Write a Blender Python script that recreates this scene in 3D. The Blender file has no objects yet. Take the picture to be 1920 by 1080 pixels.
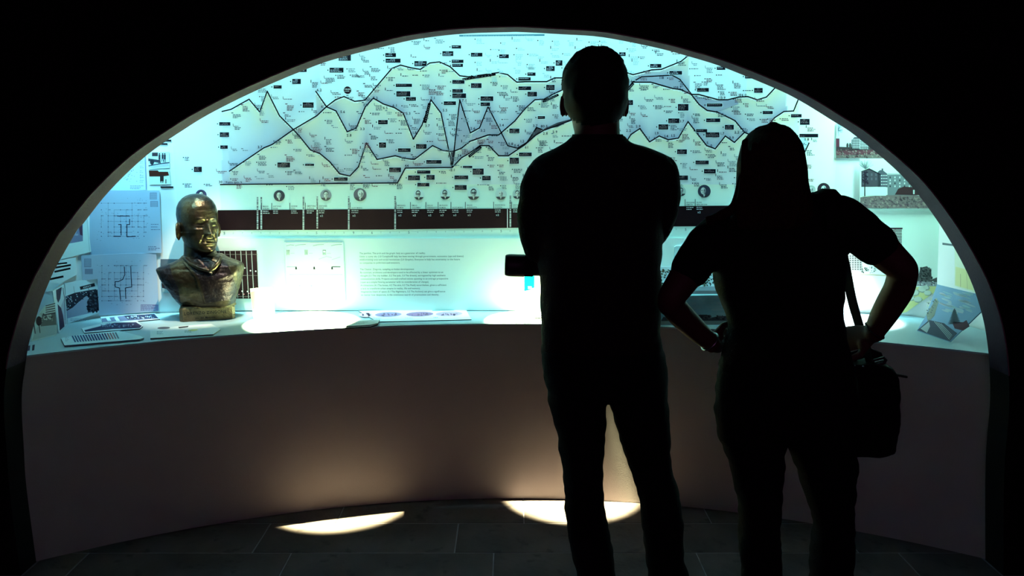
import bpy, bmesh, math, random
import numpy as np
from mathutils import Vector, Matrix, noise
rnd = random.Random(7)
SC = bpy.context.scene
COL = SC.collection
# ------------------------------------------------------------------ camera, light, exposure
CAMZ = 1.55
PITCH = math.radians(10.2)
FPX = 1500.0
cam_d = bpy.data.cameras.new('camera'); cam = bpy.data.objects.new('camera', cam_d); COL.objects.link(cam)
cam.location = (0, 0, CAMZ); cam.rotation_euler = (math.pi/2 - PITCH, 0, 0)
cam_d.sensor_width = 36; cam_d.lens = 36*FPX/1920; cam_d.clip_start = 0.05
SC.camera = cam
SC.view_settings.view_transform = 'Standard'; SC.view_settings.look = 'None'
SC.view_settings.gamma = 1; SC.view_settings.exposure = 0.0
SC.view_settings.use_curve_mapping = False
W = bpy.data.worlds.new('world'); SC.world = W; W.use_nodes = True
W.node_tree.nodes['Background'].inputs[0].default_value = (0.004, 0.003, 0.005, 1)
W.node_tree.nodes['Background'].inputs[1].default_value = 1.0

def area(name, loc, rot, sx, sy, power, col, spread=180):
    l = bpy.data.lights.new(name, 'AREA'); l.shape = 'RECTANGLE'; l.size = sx; l.size_y = sy
    l.energy = power; l.color = col; l.spread = math.radians(spread)
    o = bpy.data.objects.new(name, l); COL.objects.link(o); o.location = loc; o.rotation_euler = rot
    return o
def spot(name, loc, power, col, deg=18.5, blend=0.25, aim=None, rad=0.012):
    l = bpy.data.lights.new(name, 'SPOT'); l.energy = power; l.color = col
    l.spot_size = math.radians(deg); l.spot_blend = blend; l.shadow_soft_size = rad
    o = bpy.data.objects.new(name, l); COL.objects.link(o); o.location = loc
    if aim:
        o.rotation_euler = (Vector(aim) - Vector(loc)).to_track_quat('-Z', 'Y').to_euler()
    return o
# cyan tubes hidden above and beside the arch, inside the niche; plus an added counter fill
CY = (0.58, 0.96, 1.0)
area('tube_light_top', (0, 2.86, 2.46), (math.radians(52), 0, 0), 3.0, 0.12, 9.0, (0.34, 0.92, 1.0), spread=72)
area('counter_fill', (0, 3.46, 2.60), (math.radians(2), 0, 0), 3.7, 0.06, 8, (0.36, 0.92, 1.0), spread=14)  # added cyan fill, brightens the counter evenly from above
area('tube_light_left', (-1.52, 3.0, 2.02), (math.radians(58), 0, math.radians(16)), 0.12, .6, 5.0, (0.22, 0.74, 1.0), spread=100)
area('tube_light_right', (1.52, 3.0, 2.02), (math.radians(58), 0, math.radians(-14)), 0.12, .6, 4.6, (0.45, 1.0, 0.85), spread=100)
# warm downlights in the niche ceiling; their beams spill over the counter edge on to the floor
spot('downlight_left', (-1.20, 3.352, 2.55), 12500, (0.94, 1.0, 0.48), deg=15.4, blend=.35, aim=(-.77, 3.345, 0))
spot('downlight_middle', (-0.25, 3.37, 2.55), 12000, (0.94, 1.0, 0.50), deg=14.4, blend=.35, aim=(.265, 3.40, 0))
spot('downlight_right', (1.10, 3.42, 2.55), 1700, (0.96, 1.0, 0.95), deg=15.0, blend=.6, aim=(1.62, 3.40, 0))
spot('bust_light', (-1.00, 3.02, 2.45), 150, (1.0, 0.92, 0.68), deg=22, blend=0.6, aim=(-1.30, 3.38, 1.22))
# added dim fill behind the camera, stands in for room ambience on the parapet
area('room_fill', (0.3, -2.6, 2.3), (math.radians(80), 0, 0), 4.0, 1.6, 5.2, (1.0, 0.28, 0.90))

# ------------------------------------------------------------------ projection helpers (only arithmetic: pixel -> point in the place)
cp, sp = math.cos(PITCH), math.sin(PITCH)
def rays(uv):
    uv = np.asarray(uv, float).reshape(-1, 2)
    x = uv[:, 0] - 960; dn = uv[:, 1] - 540
    return np.stack([x, FPX*cp - dn*sp, -(dn*cp + FPX*sp)], 1)
def PW(u, v, Y):
    d = rays([(u, v)])[0]; t = Y/d[1]
    return Vector((d[0]*t, Y, CAMZ + d[2]*t))
def PX(p):      # world -> pixel
    x, y, z = p[0], p[1], p[2]-CAMZ
    f = y*cp - z*sp; dn = -(z*cp + y*sp)
    return (960 + x/f*FPX, 540 + dn/f*FPX)
def PZ(u, v, z):
    d = rays([(u, v)])[0]; t = (z - CAMZ)/d[2]
    return Vector((d[0]*t, d[1]*t, z))
NA, NB, NN, NY = 1.95, 0.80, 5.5, 2.80
def wall_hit(uv, e=0.0):
    d = rays(uv); t0 = 2.8/d[:, 1]; t1 = 3.7/d[:, 1]
    for _ in range(40):
        t = (t0+t1)/2
        F = (np.abs(d[:, 0]*t)/(NA-e))**NN + (np.maximum(d[:, 1]*t-NY, 0)/(NB-e))**NN
        inside = F < 1
        t0 = np.where(inside, t, t0); t1 = np.where(inside, t1, t)
    P = d*t0[:, None]; P[:, 2] += CAMZ
    return P

# ------------------------------------------------------------------ colours and materials
def lin(c):
    c = [x/255 for x in c]
    return tuple((x/12.92 if x <= .04045 else ((x+.055)/1.055)**2.4) for x in c)
MATS = {}
def mat(name, col=(.5, .5, .5), rough=.6, metal=0, noise_amt=0, nscale=20, bump=0, bscale=80, col2=None, attr=None, spec=.5, sheen=0):
    if name in MATS: return MATS[name]
    m = bpy.data.materials.new(name); m.use_nodes = True; nt = m.node_tree; N = nt.nodes; L = nt.links
    b = N['Principled BSDF']; b.inputs['Roughness'].default_value = rough; b.inputs['Metallic'].default_value = metal
    b.inputs['Specular IOR Level'].default_value = spec
    b.inputs['Base Color'].default_value = (*col, 1)
    tc = N.new('ShaderNodeTexCoord')
    if attr:
        a = N.new('ShaderNodeAttribute'); a.attribute_name = attr; src = a.outputs['Color']
    else: src = None
    if noise_amt or col2:
        n = N.new('ShaderNodeTexNoise'); n.inputs['Scale'].default_value = nscale; n.inputs['Detail'].default_value = 6
        L.new(tc.outputs['Object'], n.inputs['Vector'])
        r = N.new('ShaderNodeValToRGB'); r.color_ramp.elements[0].position = .35; r.color_ramp.elements[1].position = .65
        c2 = col2 or tuple(x*(1-noise_amt) for x in col)
        r.color_ramp.elements[0].color = (*c2, 1); r.color_ramp.elements[1].color = (*col, 1)
        L.new(n.outputs['Fac'], r.inputs[0])
        if src is not None:
            mx = N.new('ShaderNodeMix'); mx.data_type = 'RGBA'; mx.blend_type = 'MULTIPLY'; mx.inputs[0].default_value = 1
            L.new(src, mx.inputs[6]); L.new(r.outputs[0], mx.inputs[7]); src = mx.outputs[2]
        else: src = r.outputs[0]
    if src is not None: L.new(src, b.inputs['Base Color'])
    if bump:
        n2 = N.new('ShaderNodeTexNoise'); n2.inputs['Scale'].default_value = bscale; n2.inputs['Detail'].default_value = 5
        L.new(tc.outputs['Object'], n2.inputs['Vector'])
        bp = N.new('ShaderNodeBump'); bp.inputs['Strength'].default_value = bump; bp.inputs['Distance'].default_value = .01
        L.new(n2.outputs['Fac'], bp.inputs['Height']); L.new(bp.outputs[0], b.inputs['Normal'])
    MATS[name] = m
    return m
M_print = mat('printed paper', attr='Col', rough=.8, spec=.05)
M_white = mat('white painted board', (.86, .88, .87), .5, noise_amt=.03, nscale=3)
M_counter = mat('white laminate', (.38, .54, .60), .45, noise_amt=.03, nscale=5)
M_parapet = mat('mauve grey plaster', (.41, .35, .36), .85, noise_amt=.10, nscale=2.2, bump=.08, bscale=240)
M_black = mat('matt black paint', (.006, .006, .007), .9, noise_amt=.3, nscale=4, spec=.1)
M_rim = mat('grey lilac arch lining', (.018, .0105, .032), .8, col2=(.021, .0125, .022), nscale=1.6, bump=.1, bscale=120, spec=.12)
M_edge = mat('bare plaster arris', (.30, .25, .22), .8, noise_amt=.2, nscale=30)
M_floor = mat('floor bedding', (.05, .05, .07), .9, noise_amt=.3)
M_joint = mat('pale grout', (.26, .21, .26), .9, noise_amt=.3)
M_cloth_b = mat('black shirt cloth', (.010, .009, .010), .95, noise_amt=.3, nscale=60, bump=.3, bscale=300, spec=.1)
M_cloth_m = mat('dark maroon shirt cloth', (.017, .011, .013), .95, noise_amt=.3, nscale=60, bump=.3, bscale=300, spec=.1)
M_denim = mat('black denim', (.008, .008, .011), .95, noise_amt=.3, nscale=90, bump=.3, bscale=400, spec=.1)
M_skin = mat('skin', (.09, .034, .024), .6, noise_amt=.15, nscale=12, spec=.3)
M_hair_m = mat('dark hair', (.006, .005, .005), .8, noise_amt=.4, nscale=120, spec=.2)
M_hair_w = mat('brown hair', (.035, .016, .009), .85, noise_amt=.5, nscale=90, spec=.1)
M_rubber = mat('black rubber', (.012, .010, .011), .5, noise_amt=.2)
M_leather = mat('black bag nylon', (.008, .008, .009), .85, noise_amt=.3, nscale=50, spec=.15)
M_metal = mat('bright steel', (.5, .5, .5), .3, metal=1, noise_amt=.1)
M_glass = mat('dark lens glass', (.01, .01, .02), .08, noise_amt=.1)

def tile_mat():
    m = mat('dark slate tile', (.100, .070, .078), .8, col2=(.056, .040, .046), nscale=3.5, bump=.35, bscale=25, spec=.15)
    nt = m.node_tree; N = nt.nodes; L = nt.links; b = N['Principled BSDF']
    src = b.inputs['Base Color'].links[0].from_socket
    tc = N.new('ShaderNodeTexCoord'); v = N.new('ShaderNodeTexNoise'); v.inputs['Scale'].default_value = 11; v.inputs['Detail'].default_value = 3
    L.new(tc.outputs['Object'], v.inputs['Vector'])
    r = N.new('ShaderNodeValToRGB'); r.color_ramp.elements[0].position = .28; r.color_ramp.elements[1].position = .42
    r.color_ramp.elements[0].color = (.35, .35, .4, 1); r.color_ramp.elements[1].color = (1, 1, 1, 1)
    L.new(v.outputs['Fac'], r.inputs[0])
    mx = N.new('ShaderNodeMix'); mx.data_type = 'RGBA'; mx.blend_type = 'MULTIPLY'; mx.inputs[0].default_value = 1
    L.new(src, mx.inputs[6]); L.new(r.outputs[0], mx.inputs[7]); L.new(mx.outputs[2], b.inputs['Base Color'])
    oi = N.new('ShaderNodeObjectInfo')
    return m
M_tile = tile_mat()

# ------------------------------------------------------------------ mesh helpers
def link_mesh(name, V, F, m, parent=None, smooth=False, mats=None, fm=None):
    me = bpy.data.meshes.new(name); me.from_pydata([tuple(v) for v in V], [], F); me.update()
    for mm in (mats or [m]): me.materials.append(mm)
    if fm: me.polygons.foreach_set('material_index', fm)
    if smooth: me.polygons.foreach_set('use_smooth', [True]*len(me.polygons))
    o = bpy.data.objects.new(name, me); COL.objects.link(o)
    if parent: adopt(o, parent)
    return o
def adopt(o, p):
    o.parent = p
    if p.type == 'EMPTY' or p.location.length > 0: o.matrix_parent_inverse = Matrix.Translation(-p.location)
def tag(o, label, cat, group=None, kind=None):
    if label: o['label'] = label
    if cat: o['category'] = cat
    if group: o['group'] = group
    if kind: o['kind'] = kind
    return o
def empty(name, loc, label, cat, group=None):
    o = bpy.data.objects.new(name, None); COL.objects.link(o); o.location = loc; o.empty_display_size = .05
    return tag(o, label, cat, group)
class MB:
    def __init__(s): s.V = []; s.F = []; s.m = []
    def add(s, V, F, mi=0):
        n = len(s.V); s.V += [tuple(v) for v in V]; s.F += [tuple(i+n for i in f) for f in F]; s.m += [mi]*len(F); return s
    def box(s, c, h, R=None, mi=0, bev=0):
        P = [Vector((x, y, z)) for x in (-1, 1) for y in (-1, 1) for z in (-1, 1)]
        P = [Vector((p.x*h[0], p.y*h[1], p.z*h[2])) for p in P]
        if R: P = [R @ p for p in P]
        P = [p+Vector(c) for p in P]
        return s.add(P, [(0, 1, 3, 2), (4, 6, 7, 5), (0, 4, 5, 1), (2, 3, 7, 6), (0, 2, 6, 4), (1, 5, 7, 3)], mi)
    def tube(s, pts, rad, n=16, flat=None, up=None, cap=True, mi=0):
        """pts: points, rad: radius or (ra, rb) each; flat ring axes follow up"""
        pts = [Vector(p) for p in pts]; m = len(pts); V = []; F = []
        prev = Vector(up) if up else None
        rr = [(r, r) if not isinstance(r, (tuple, list)) else r for r in rad]
        # smooth caps
        def frame(t):
            nonlocal prev
            if prev is None: prev = Vector((0, 0, 1)) if abs(t.z) < .9 else Vector((0, 1, 0))
            a = (prev - t*prev.dot(t)); a.normalize(); prev = a
            return a, t.cross(a)
        rings = []
        for i, p in enumerate(pts):
            t = (pts[min(i+1, m-1)] - pts[max(i-1, 0)]).normalized()
            a, b = frame(t); rings.append((p, a, b, rr[i], t))
        R2 = []
        if cap:
            p, a, b, r, t = rings[0]; k = min(r)
            R2 += [(p - t*k*.92, a, b, (r[0]*.38, r[1]*.38)), (p - t*k*.7, a, b, (r[0]*.72, r[1]*.72)), (p-t*k*.35, a, b, (r[0]*.93, r[1]*.93))]
        R2 += [x[:4] for x in rings]
        if cap:
            p, a, b, r, t = rings[-1]; k = min(r)
            R2 += [(p + t*k*.35, a, b, (r[0]*.93, r[1]*.93)), (p+t*k*.7, a, b, (r[0]*.72, r[1]*.72)), (p+t*k*.92, a, b, (r[0]*.38, r[1]*.38))]
        for p, a, b, r in R2:
            for j in range(n):
                th = 2*math.pi*j/n; V.append(p + a*(math.cos(th)*r[0]) + b*(math.sin(th)*r[1]))
        for i in range(len(R2)-1):
            for j in range(n):
                j2 = (j+1) % n; F.append((i*n+j, i*n+j2, (i+1)*n+j2, (i+1)*n+j))
        F.append(tuple(range(n-1, -1, -1))); F.append(tuple((len(R2)-1)*n+j for j in range(n)))
        return s.add(V, F, mi)
    def loft(s, rows, n=40, e=2.3, mi=0):
        """rows: (z, x0, x1, yf, yb): horizontal ring between x0..x1, front depth y from yc: (far) yf, (near) yb absolute Y"""
        V = []; F = []
        for z, x0, x1, yf, yb in rows:
            cx = (x0+x1)/2; a = (x1-x0)/2; cy = (yf+yb)/2; b = (yf-yb)/2
            for j in range(n):
                th = 2*math.pi*j/n; c, q = math.cos(th), math.sin(th)
                V.append((cx+a*math.copysign(abs(c)**(2/e), c), cy+b*math.copysign(abs(q)**(2/e), q), z))
        for i in range(len(rows)-1):
            for j in range(n):
                j2 = (j+1) % n; F.append((i*n+j, i*n+j2, (i+1)*n+j2, (i+1)*n+j))
        F.append(tuple(range(n-1, -1, -1))); F.append(tuple((len(rows)-1)*n+j for j in range(n)))
        return s.add(V, F, mi)
    def ball(s, c, r, R=None, n=16, mi=0):
        V = []; F = []; k = n//2
        for i in range(1, k):
            ph = math.pi*i/k
            for j in range(n):
                th = 2*math.pi*j/n
                p = Vector((r[0]*math.sin(ph)*math.cos(th), r[1]*math.sin(ph)*math.sin(th), r[2]*math.cos(ph)))
                if R: p = R @ p
                V.append(p+Vector(c))
        t = Vector((0, 0, r[2])); b = Vector((0, 0, -r[2]))
        if R: t = R @ t; b = R @ b
        V.append(t+Vector(c)); V.append(b+Vector(c)); T = len(V)-2; B = T+1
        for i in range(k-2):
            for j in range(n):
                j2 = (j+1) % n; F.append((i*n+j, (i+1)*n+j, (i+1)*n+j2, i*n+j2))
        for j in range(n):
            j2 = (j+1) % n; F.append((T, j, j2)); F.append((B, (k-2)*n+j2, (k-2)*n+j))
        return s.add(V, F, mi)
    def build(s, name, m, parent=None, smooth=False, mats=None):
        return link_mesh(name, s.V, s.F, m, parent, smooth, mats, s.m if mats else None)
def smooth_rows(rows, k=4):
    """Catmull-Rom through rows of numbers"""
    R = [np.array(r, float) for r in rows]; out = []
    for i in range(len(R)-1):
        p0, p1, p2, p3 = R[max(i-1, 0)], R[i], R[i+1], R[min(i+2, len(R)-1)]
        for j in range(k):
            t = j/k
            out.append(.5*((2*p1)+(-p0+p2)*t+(2*p0-5*p1+4*p2-p3)*t*t+(-p0+3*p1-3*p2+p3)*t**3))
    out.append(R[-1]); return [tuple(x) for x in out]
def bake_remesh(o, voxel, smooth_it=3, wrinkle=0, wscale=9, hems=None):
    md = o.modifiers.new('r', 'REMESH'); md.mode = 'VOXEL'; md.voxel_size = voxel; md.use_smooth_shade = True
    if smooth_it:
        sm = o.modifiers.new('s', 'SMOOTH'); sm.iterations = smooth_it; sm.factor = .5
    bpy.context.view_layer.update()
    dg = bpy.context.evaluated_depsgraph_get(); ev = o.evaluated_get(dg)
    me = bpy.data.meshes.new_from_object(ev, depsgraph=dg)
    mats = [m for m in o.data.materials]
    o.modifiers.clear(); o.data = me
    me.materials.clear()
    for m in mats: me.materials.append(m)
    me.polygons.foreach_set('material_index', [0]*len(me.polygons))
    me.polygons.foreach_set('use_smooth', [True]*len(me.polygons))
    if wrinkle:
        n = len(me.vertices); co = np.empty(n*3); no = np.empty(n*3)
        me.vertices.foreach_get('co', co); me.vertices.foreach_get('normal', no)
        co = co.reshape(-1, 3); no = no.reshape(-1, 3)
        d = np.array([noise.noise((c[0]*wscale, c[1]*wscale, c[2]*wscale*2.4)) + .5*noise.noise((c[0]*wscale*2.6+5, c[1]*wscale*2.6, c[2]*wscale*5)) for c in co])
        co += no*(d*wrinkle)[:, None]
        me.vertices.foreach_set('co', co.reshape(-1)); me.update()
    return o

# ------------------------------------------------------------------ flat print on a real surface
GL = {}
def make_glyphs():
    dg = None
    chars = "ABCDEFGHIJKLMNOPQRSTUVWXYZabcdefghijklmnopqrstuvwxyz0123456789.,-'%*()®:_"
    obs = []
    for ch in chars:
        cu = bpy.data.curves.new('g', 'FONT'); cu.body = ch; cu.resolution_u = 2; cu.size = 1.0; cu.offset = .018
        o = bpy.data.objects.new('g', cu); COL.objects.link(o); obs.append((ch, o, cu))
    bpy.context.view_layer.update(); dg = bpy.context.evaluated_depsgraph_get()
    for ch, o, cu in obs:
        ev = o.evaluated_get(dg); me = ev.to_mesh()
        V = np.array([v.co[:2] for v in me.vertices]) if len(me.vertices) else np.zeros((0, 2))
        F = [tuple(p.vertices) for p in me.polygons]
        GL[ch] = (V, F, (V[:, 0].max() if len(V) else .2))
        ev.to_mesh_clear()
    for ch, o, cu in obs:
        bpy.data.objects.remove(o); bpy.data.curves.remove(cu)
make_glyphs()
class Print:
    def __init__(s, mapf): s.map = mapf; s.uv = []; s.ly = []; s.F = []; s.c = []
    def poly(s, pts, col, ly=1):
        n = len(s.uv); s.uv += [tuple(p) for p in pts]; s.ly += [ly]*len(pts); s.F.append(tuple(range(n, n+len(pts)))); s.c.append(col)
    def rect(s, x0, y0, x1, y1, col, ly=1, seg=0, dy=0):
        if seg and x1-x0 > seg:
            k = int((x1-x0)/seg)+1
            for i in range(k):
                a = x0+(x1-x0)*i/k; b = x0+(x1-x0)*(i+1)/k; da = dy*i/k; db = dy*(i+1)/k
                s.poly([(a, y0+da), (b, y0+db), (b, y1+db), (a, y1+da)], col, ly)
        else: s.poly([(x0, y0), (x1, y0+dy), (x1, y1+dy), (x0, y1)], col, ly)
    def line(s, pts, w, col, ly=2, step=14):
        P = []
        for a, b in zip(pts[:-1], pts[1:]):
            d = math.hypot(b[0]-a[0], b[1]-a[1]); k = max(1, int(d/step))
            P += [(a[0]+(b[0]-a[0])*i/k, a[1]+(b[1]-a[1])*i/k) for i in range(k)]
        P.append(pts[-1])
        for a, b in zip(P[:-1], P[1:]):
            dx, dy = b[0]-a[0], b[1]-a[1]; L = math.hypot(dx, dy) or 1; nx, ny = -dy/L*w/2, dx/L*w/2; ex, ey = dx/L*w*.3, dy/L*w*.3
            s.poly([(a[0]+nx-ex, a[1]+ny-ey), (a[0]-nx-ex, a[1]-ny-ey), (b[0]-nx+ex, b[1]-ny+ey), (b[0]+nx+ex, b[1]+ny+ey)], col, ly)
    def disc(s, x, y, r, col, ly=1, ry=None, n=20, rot=0):
        ry = ry or r; c, q = math.cos(rot), math.sin(rot)
        s.poly([(x+r*math.cos(t)*c-ry*math.sin(t)*q, y+r*math.cos(t)*q+ry*math.sin(t)*c) for t in [2*math.pi*i/n for i in range(n)]], col, ly)
    def text(s, st, x, y, h, col, rot=0, ly=3, wx=1.0):
        """baseline start x,y; h cap height in px"""
        k = h/.69; cx = 0; c, q = math.cos(rot), math.sin(rot)
        for ch in st:
            if ch == ' ' or ch not in GL: cx += .30; continue
            V, F, w = GL[ch]; n = len(s.uv)
            for a, b in V:
                X = (a+cx)*k*wx; Y = -b*k
                s.uv.append((x+X*c-Y*q, y+X*q+Y*c)); s.ly.append(ly)
            for f in F: s.F.append(tuple(i+n for i in f)); s.c.append(col)
            cx += w+.09
    def greek(s, x, y, w, lines, col, h=1.1, gap=2.6, ly=3):
        """rows of illegible small words"""
        for i in range(lines):
            ww = w*rnd.uniform(.6, 1); cx = 0
            while cx < ww:
                a = rnd.uniform(1.6, 5.0); a = min(a, ww-cx)
                if a > .6: s.rect(x+cx, y+i*gap, x+cx+a, y+i*gap+h, col, ly)
                cx += a+rnd.uniform(.6, 1.1)
    def build(s, name, parent=None, m=None, extra=None):
        uv = np.array(s.uv); ly = np.array(s.ly, float)
        V = np.zeros((len(uv), 3))
        for l in np.unique(ly):
            k = ly == l; V[k] = s.map(uv[k], l*.00018)
        me = bpy.data.meshes.new(name); me.from_pydata(V.tolist(), [], s.F); me.update()
        at = me.color_attributes.new('Col', 'FLOAT_COLOR', 'CORNER')
        arr = []
        for f, c in zip(s.F, s.c): arr += [c[0], c[1], c[2], 1.0]*len(f)
        at.data.foreach_set('color', arr)
        me.materials.append(m or M_print)
        o = bpy.data.objects.new(name, me); COL.objects.link(o)
        if parent: adopt(o, parent)
        return o
def wallmap(base=0.004):
    return lambda uv, off: wall_hit(uv, base+off)
def planemap(p0, n):
    p0 = np.array(p0); n = np.array(n, float); n /= np.linalg.norm(n)
    if np.dot(n, np.array([0, 0, CAMZ])-p0) < 0: n = -n
    def f(uv, off):
        d = rays(uv); q = p0+n*(off+f.shift); o = np.array([0, 0, CAMZ])
        t = ((q-o)@n)/(d@n); return o+d*t[:, None]
    f.n = n; f.shift = 0.0; f.wall = False; return f
def wallF(P): return (np.abs(P[:, 0])/(NA-.0015))**NN+(np.maximum(P[:, 1]-NY, 0)/(NB-.0015))**NN
def sheet(name, mp, outline, col, th, parent=None, m=None):
    """a board / sheet of paper: outline in the surface, thickness behind it; colour attribute"""
    if getattr(mp, 'wall', False):
        while (wallF(mp(np.array(outline, float), -th)) > 1).any() and mp.shift < .3: mp.shift += .002
    A = mp(np.array(outline, float), 0.0)
    if hasattr(mp, 'n'): B = A - mp.n*th
    else: B = mp(np.array(outline, float), -th)
    n = len(A); V = np.vstack([A, B]).tolist()
    F = [tuple(range(n)), tuple(range(2*n-1, n-1, -1))] + [(i, n+i, n+(i+1) % n, (i+1) % n) for i in range(n)]
    me = bpy.data.meshes.new(name); me.from_pydata(V, [], F); me.update()
    at = me.color_attributes.new('Col', 'FLOAT_COLOR', 'CORNER')
    at.data.foreach_set('color', [x for p in me.polygons for _ in p.vertices for x in (*col, 1.0)])
    me.materials.append(m or M_print)
    o = bpy.data.objects.new(name, me); COL.objects.link(o)
    if parent: adopt(o, parent)
    return o
def wplane(*px, e=.006):
    """plane through three wall points"""
    P = wall_hit(np.array(px, float), e); n = np.cross(P[1]-P[0], P[2]-P[0])
    g = planemap(P.mean(0), n); g.wall = True; return g
CZ = 0.797
def standplane(a, b, lean=0.0, z=CZ+.001):
    """vertical plane standing on the counter along the base line a-b (pixels)"""
    A = np.array(PZ(*a, z)); B = np.array(PZ(*b, z)); d = B-A; d /= np.linalg.norm(d)
    up = np.array([0, 0, 1.0]); nn = np.cross(d, up)
    if nn[1] > 0: nn = -nn
    up = up*math.cos(lean) - nn*math.sin(lean)      # lean > 0: top leans away
    return planemap(A, np.cross(d, up))
def flatplane(z): return planemap((0, 3, z), (0, 0, 1))
# ================================================================== THE SETTING
inner = [(67,1053),(53,911),(47,836),(42,764),(42,716),(48,667),(53,640),(67,590),(77,560),(90,528),(102,502),(140,435),(155,417),(203,357),(273,290),(345,240),(400,207),(483,166),(575,127),(633,107),(720,85),(783,71),(867,61),(950,58),(980,58),(1053,62),(1130,67.5),(1230,87),(1297,105),(1357,124),(1453,163),(1503,188),(1560,223),(1607,254),(1692,327),(1747,395),(1790,462),(1821,523),(1842,584),(1853,640),(1858,700),(1858,760),(1850,870),(1838,1045)]
YF, YB = 2.688, 2.80
op = []
for u, v in inner:
    p = PW(u, v, YB); op.append((p.x, p.z))
op = [(-1.797, -.0)] + [q for q in op if q[1] > .12] + [(1.797, 0.0)]
op = smooth_rows(op, 5)
nO = len(op)
def outer_pt(x, z):
    # radial projection on a big rectangle
    X0, Z1 = 4.2, 3.3; cx, cz = 0.0, .9
    dx, dz = x-cx, z-cz
    if z < .9: return (math.copysign(X0, x), z)
    k = min(X0/abs(dx) if dx else 1e9, (Z1-cz)/dz if dz > 0 else 1e9)
    return (cx+dx*k, cz+dz*k)
out = [outer_pt(*q) for q in op]
# corner vertices snapped
for sx in (-1, 1):
    i = min(range(nO), key=lambda i: math.hypot(out[i][0]-sx*4.2, out[i][1]-3.3)); out[i] = (sx*4.2, 3.3)
V = []; F = []
for (x, z), (X, Z) in zip(op, out):
    V += [(x, YF, z), (X, YF, Z), (x, YB, z), (X, YB, Z)]
for i in range(nO-1):
    a, b = 4*i, 4*i+4
    F += [(a, a+1, b+1, b), (a+2, b+2, b+3, a+3), (a+1, a+3, b+3, b+1)]
F += [(0, 2, 3, 1), (4*nO-4, 4*nO-3, 4*nO-1, 4*nO-2)]
o = link_mesh('wall_front', V, F, M_black); tag(o, 'matt black wall pierced by a wide rounded arch', None, kind='structure')
# lining of the arch (soffit and jambs)
V = []; F = []; T = .004
cc = np.array(op)
for i, (x, z) in enumerate(op):
    a = cc[max(i-1, 0)]; b = cc[min(i+1, nO-1)]; d = b-a; d /= np.linalg.norm(d); n = np.array([d[1], -d[0]])
    # inward normal
    if n@(np.array([0, .8])-cc[i]) < 0: n = -n
    V += [(x, YF-.001, z), (x+n[0]*T, YF-.001, max(z+n[1]*T, 0)), (x+n[0]*T, YB, max(z+n[1]*T, 0)), (x, YB, z)]
for i in range(nO-1):
    a, b = 4*i, 4*i+4
    F += [(a, a+1, b+1, b), (a+1, a+2, b+2, b+1), (a+2, a+3, b+3, b+2)]
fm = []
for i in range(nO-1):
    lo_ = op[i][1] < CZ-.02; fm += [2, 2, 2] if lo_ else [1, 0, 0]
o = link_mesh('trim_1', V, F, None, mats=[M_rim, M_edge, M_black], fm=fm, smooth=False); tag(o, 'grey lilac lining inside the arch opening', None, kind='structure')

# niche shell
pts = []
for i in range(161):
    th = math.pi*i/160; c, s_ = math.cos(th), math.sin(th)
    pts.append((NA*math.copysign(abs(c)**(2/NN), c), NY+NB*abs(s_)**(2/NN)))
ZT = 2.62
def curtain(name, pts, z0, z1, th, m, label, out=True):
    V = []; F = []; n = len(pts); P = np.array(pts)
    for i in range(n):
        a = P[max(i-1, 0)]; b = P[min(i+1, n-1)]; d = b-a; d /= np.linalg.norm(d)+1e-9; nn = np.array([d[1], -d[0]])
        q = P[i]+nn*th
        V += [(*P[i], z0), (*P[i], z1), (*q, z1), (*q, z0)]
    for i in range(n-1):
        a, b = 4*i, 4*i+4
        F += [(a, b, b+1, a+1), (a+1, b+1, b+2, a+2), (a+2, b+2, b+3, a+3), (a, a+3, b+3, b)]
    F += [(0, 1, 2, 3), (4*n-4, 4*n-1, 4*n-2, 4*n-3)]
    o = link_mesh(name, V, F, m, smooth=False); return tag(o, label, None, kind='structure')
curtain('wall_back', pts, 0, ZT, .04, M_white, 'white curved display wall at the back of the niche')
V = [(x, y, ZT) for x, y in pts]+[(x, y, ZT+.03) for x, y in pts]; n = len(pts)
o = link_mesh('ceiling', V, [tuple(range(n)), tuple(range(2*n-1, n-1, -1))]+[(i, i+1, n+i+1, n+i) for i in range(n-1)], M_white)
tag(o, 'white ceiling of the niche', None, kind='structure')

# curved parapet, an arc through its foot line
foot = [(154,1036),(229,1018),(312,998),(396,987),(583,955),(675,943),(813,939),(950,936),(1056,938),(1134,942),(1198,945),(1277,951),(1384,962),(1466,973),(1522,982),(1601,997),(1725,1020),(1834,1044)]
fp = np.array([PZ(u, v, 0)[:2] for u, v in foot])
A = np.c_[2*fp, np.ones(len(fp))]; sol = np.linalg.lstsq(A, (fp**2).sum(1), rcond=None)[0]
AR = math.sqrt(sol[2]+sol[0]**2+sol[1]**2); ACX, ACY = sol[0], sol[1]
print('ARC', AR, ACX, ACY, 'mid', ACY+AR, 'ends', [ACY+math.sqrt(AR*AR-(x-ACX)**2) for x in (-1.8, 1.8)])
def arcY(x, r=0): return max(ACY+math.sqrt((AR+r)**2-(x-ACX)**2), YB-.02)
xs = np.linspace(1.80, -1.80, 97)
pp = [(x, arcY(x)) for x in xs]
curtain('wall_parapet', pp, 0, CZ-.006, -.0, M_parapet, '') if False else None
V = []; F = []
for x, y in pp: V += [(x, y, .002), (x, y, CZ-.008), (x, y+.05, CZ-.008), (x, y+.05, .002)]
n = len(pp)
for i in range(n-1):
    a, b = 4*i, 4*i+4
    F += [(a, b, b+1, a+1), (a+1, b+1, b+2, a+2), (a+2, b+2, b+3, a+3), (a, a+3, b+3, b)]
F += [(0, 1, 2, 3), (4*n-4, 4*n-1, 4*n-2, 4*n-3)]
o = link_mesh('wall_parapet', V, F, M_parapet, smooth=True)
tag(o, 'concave mauve grey parapet under the counter', None, kind='structure')
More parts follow.
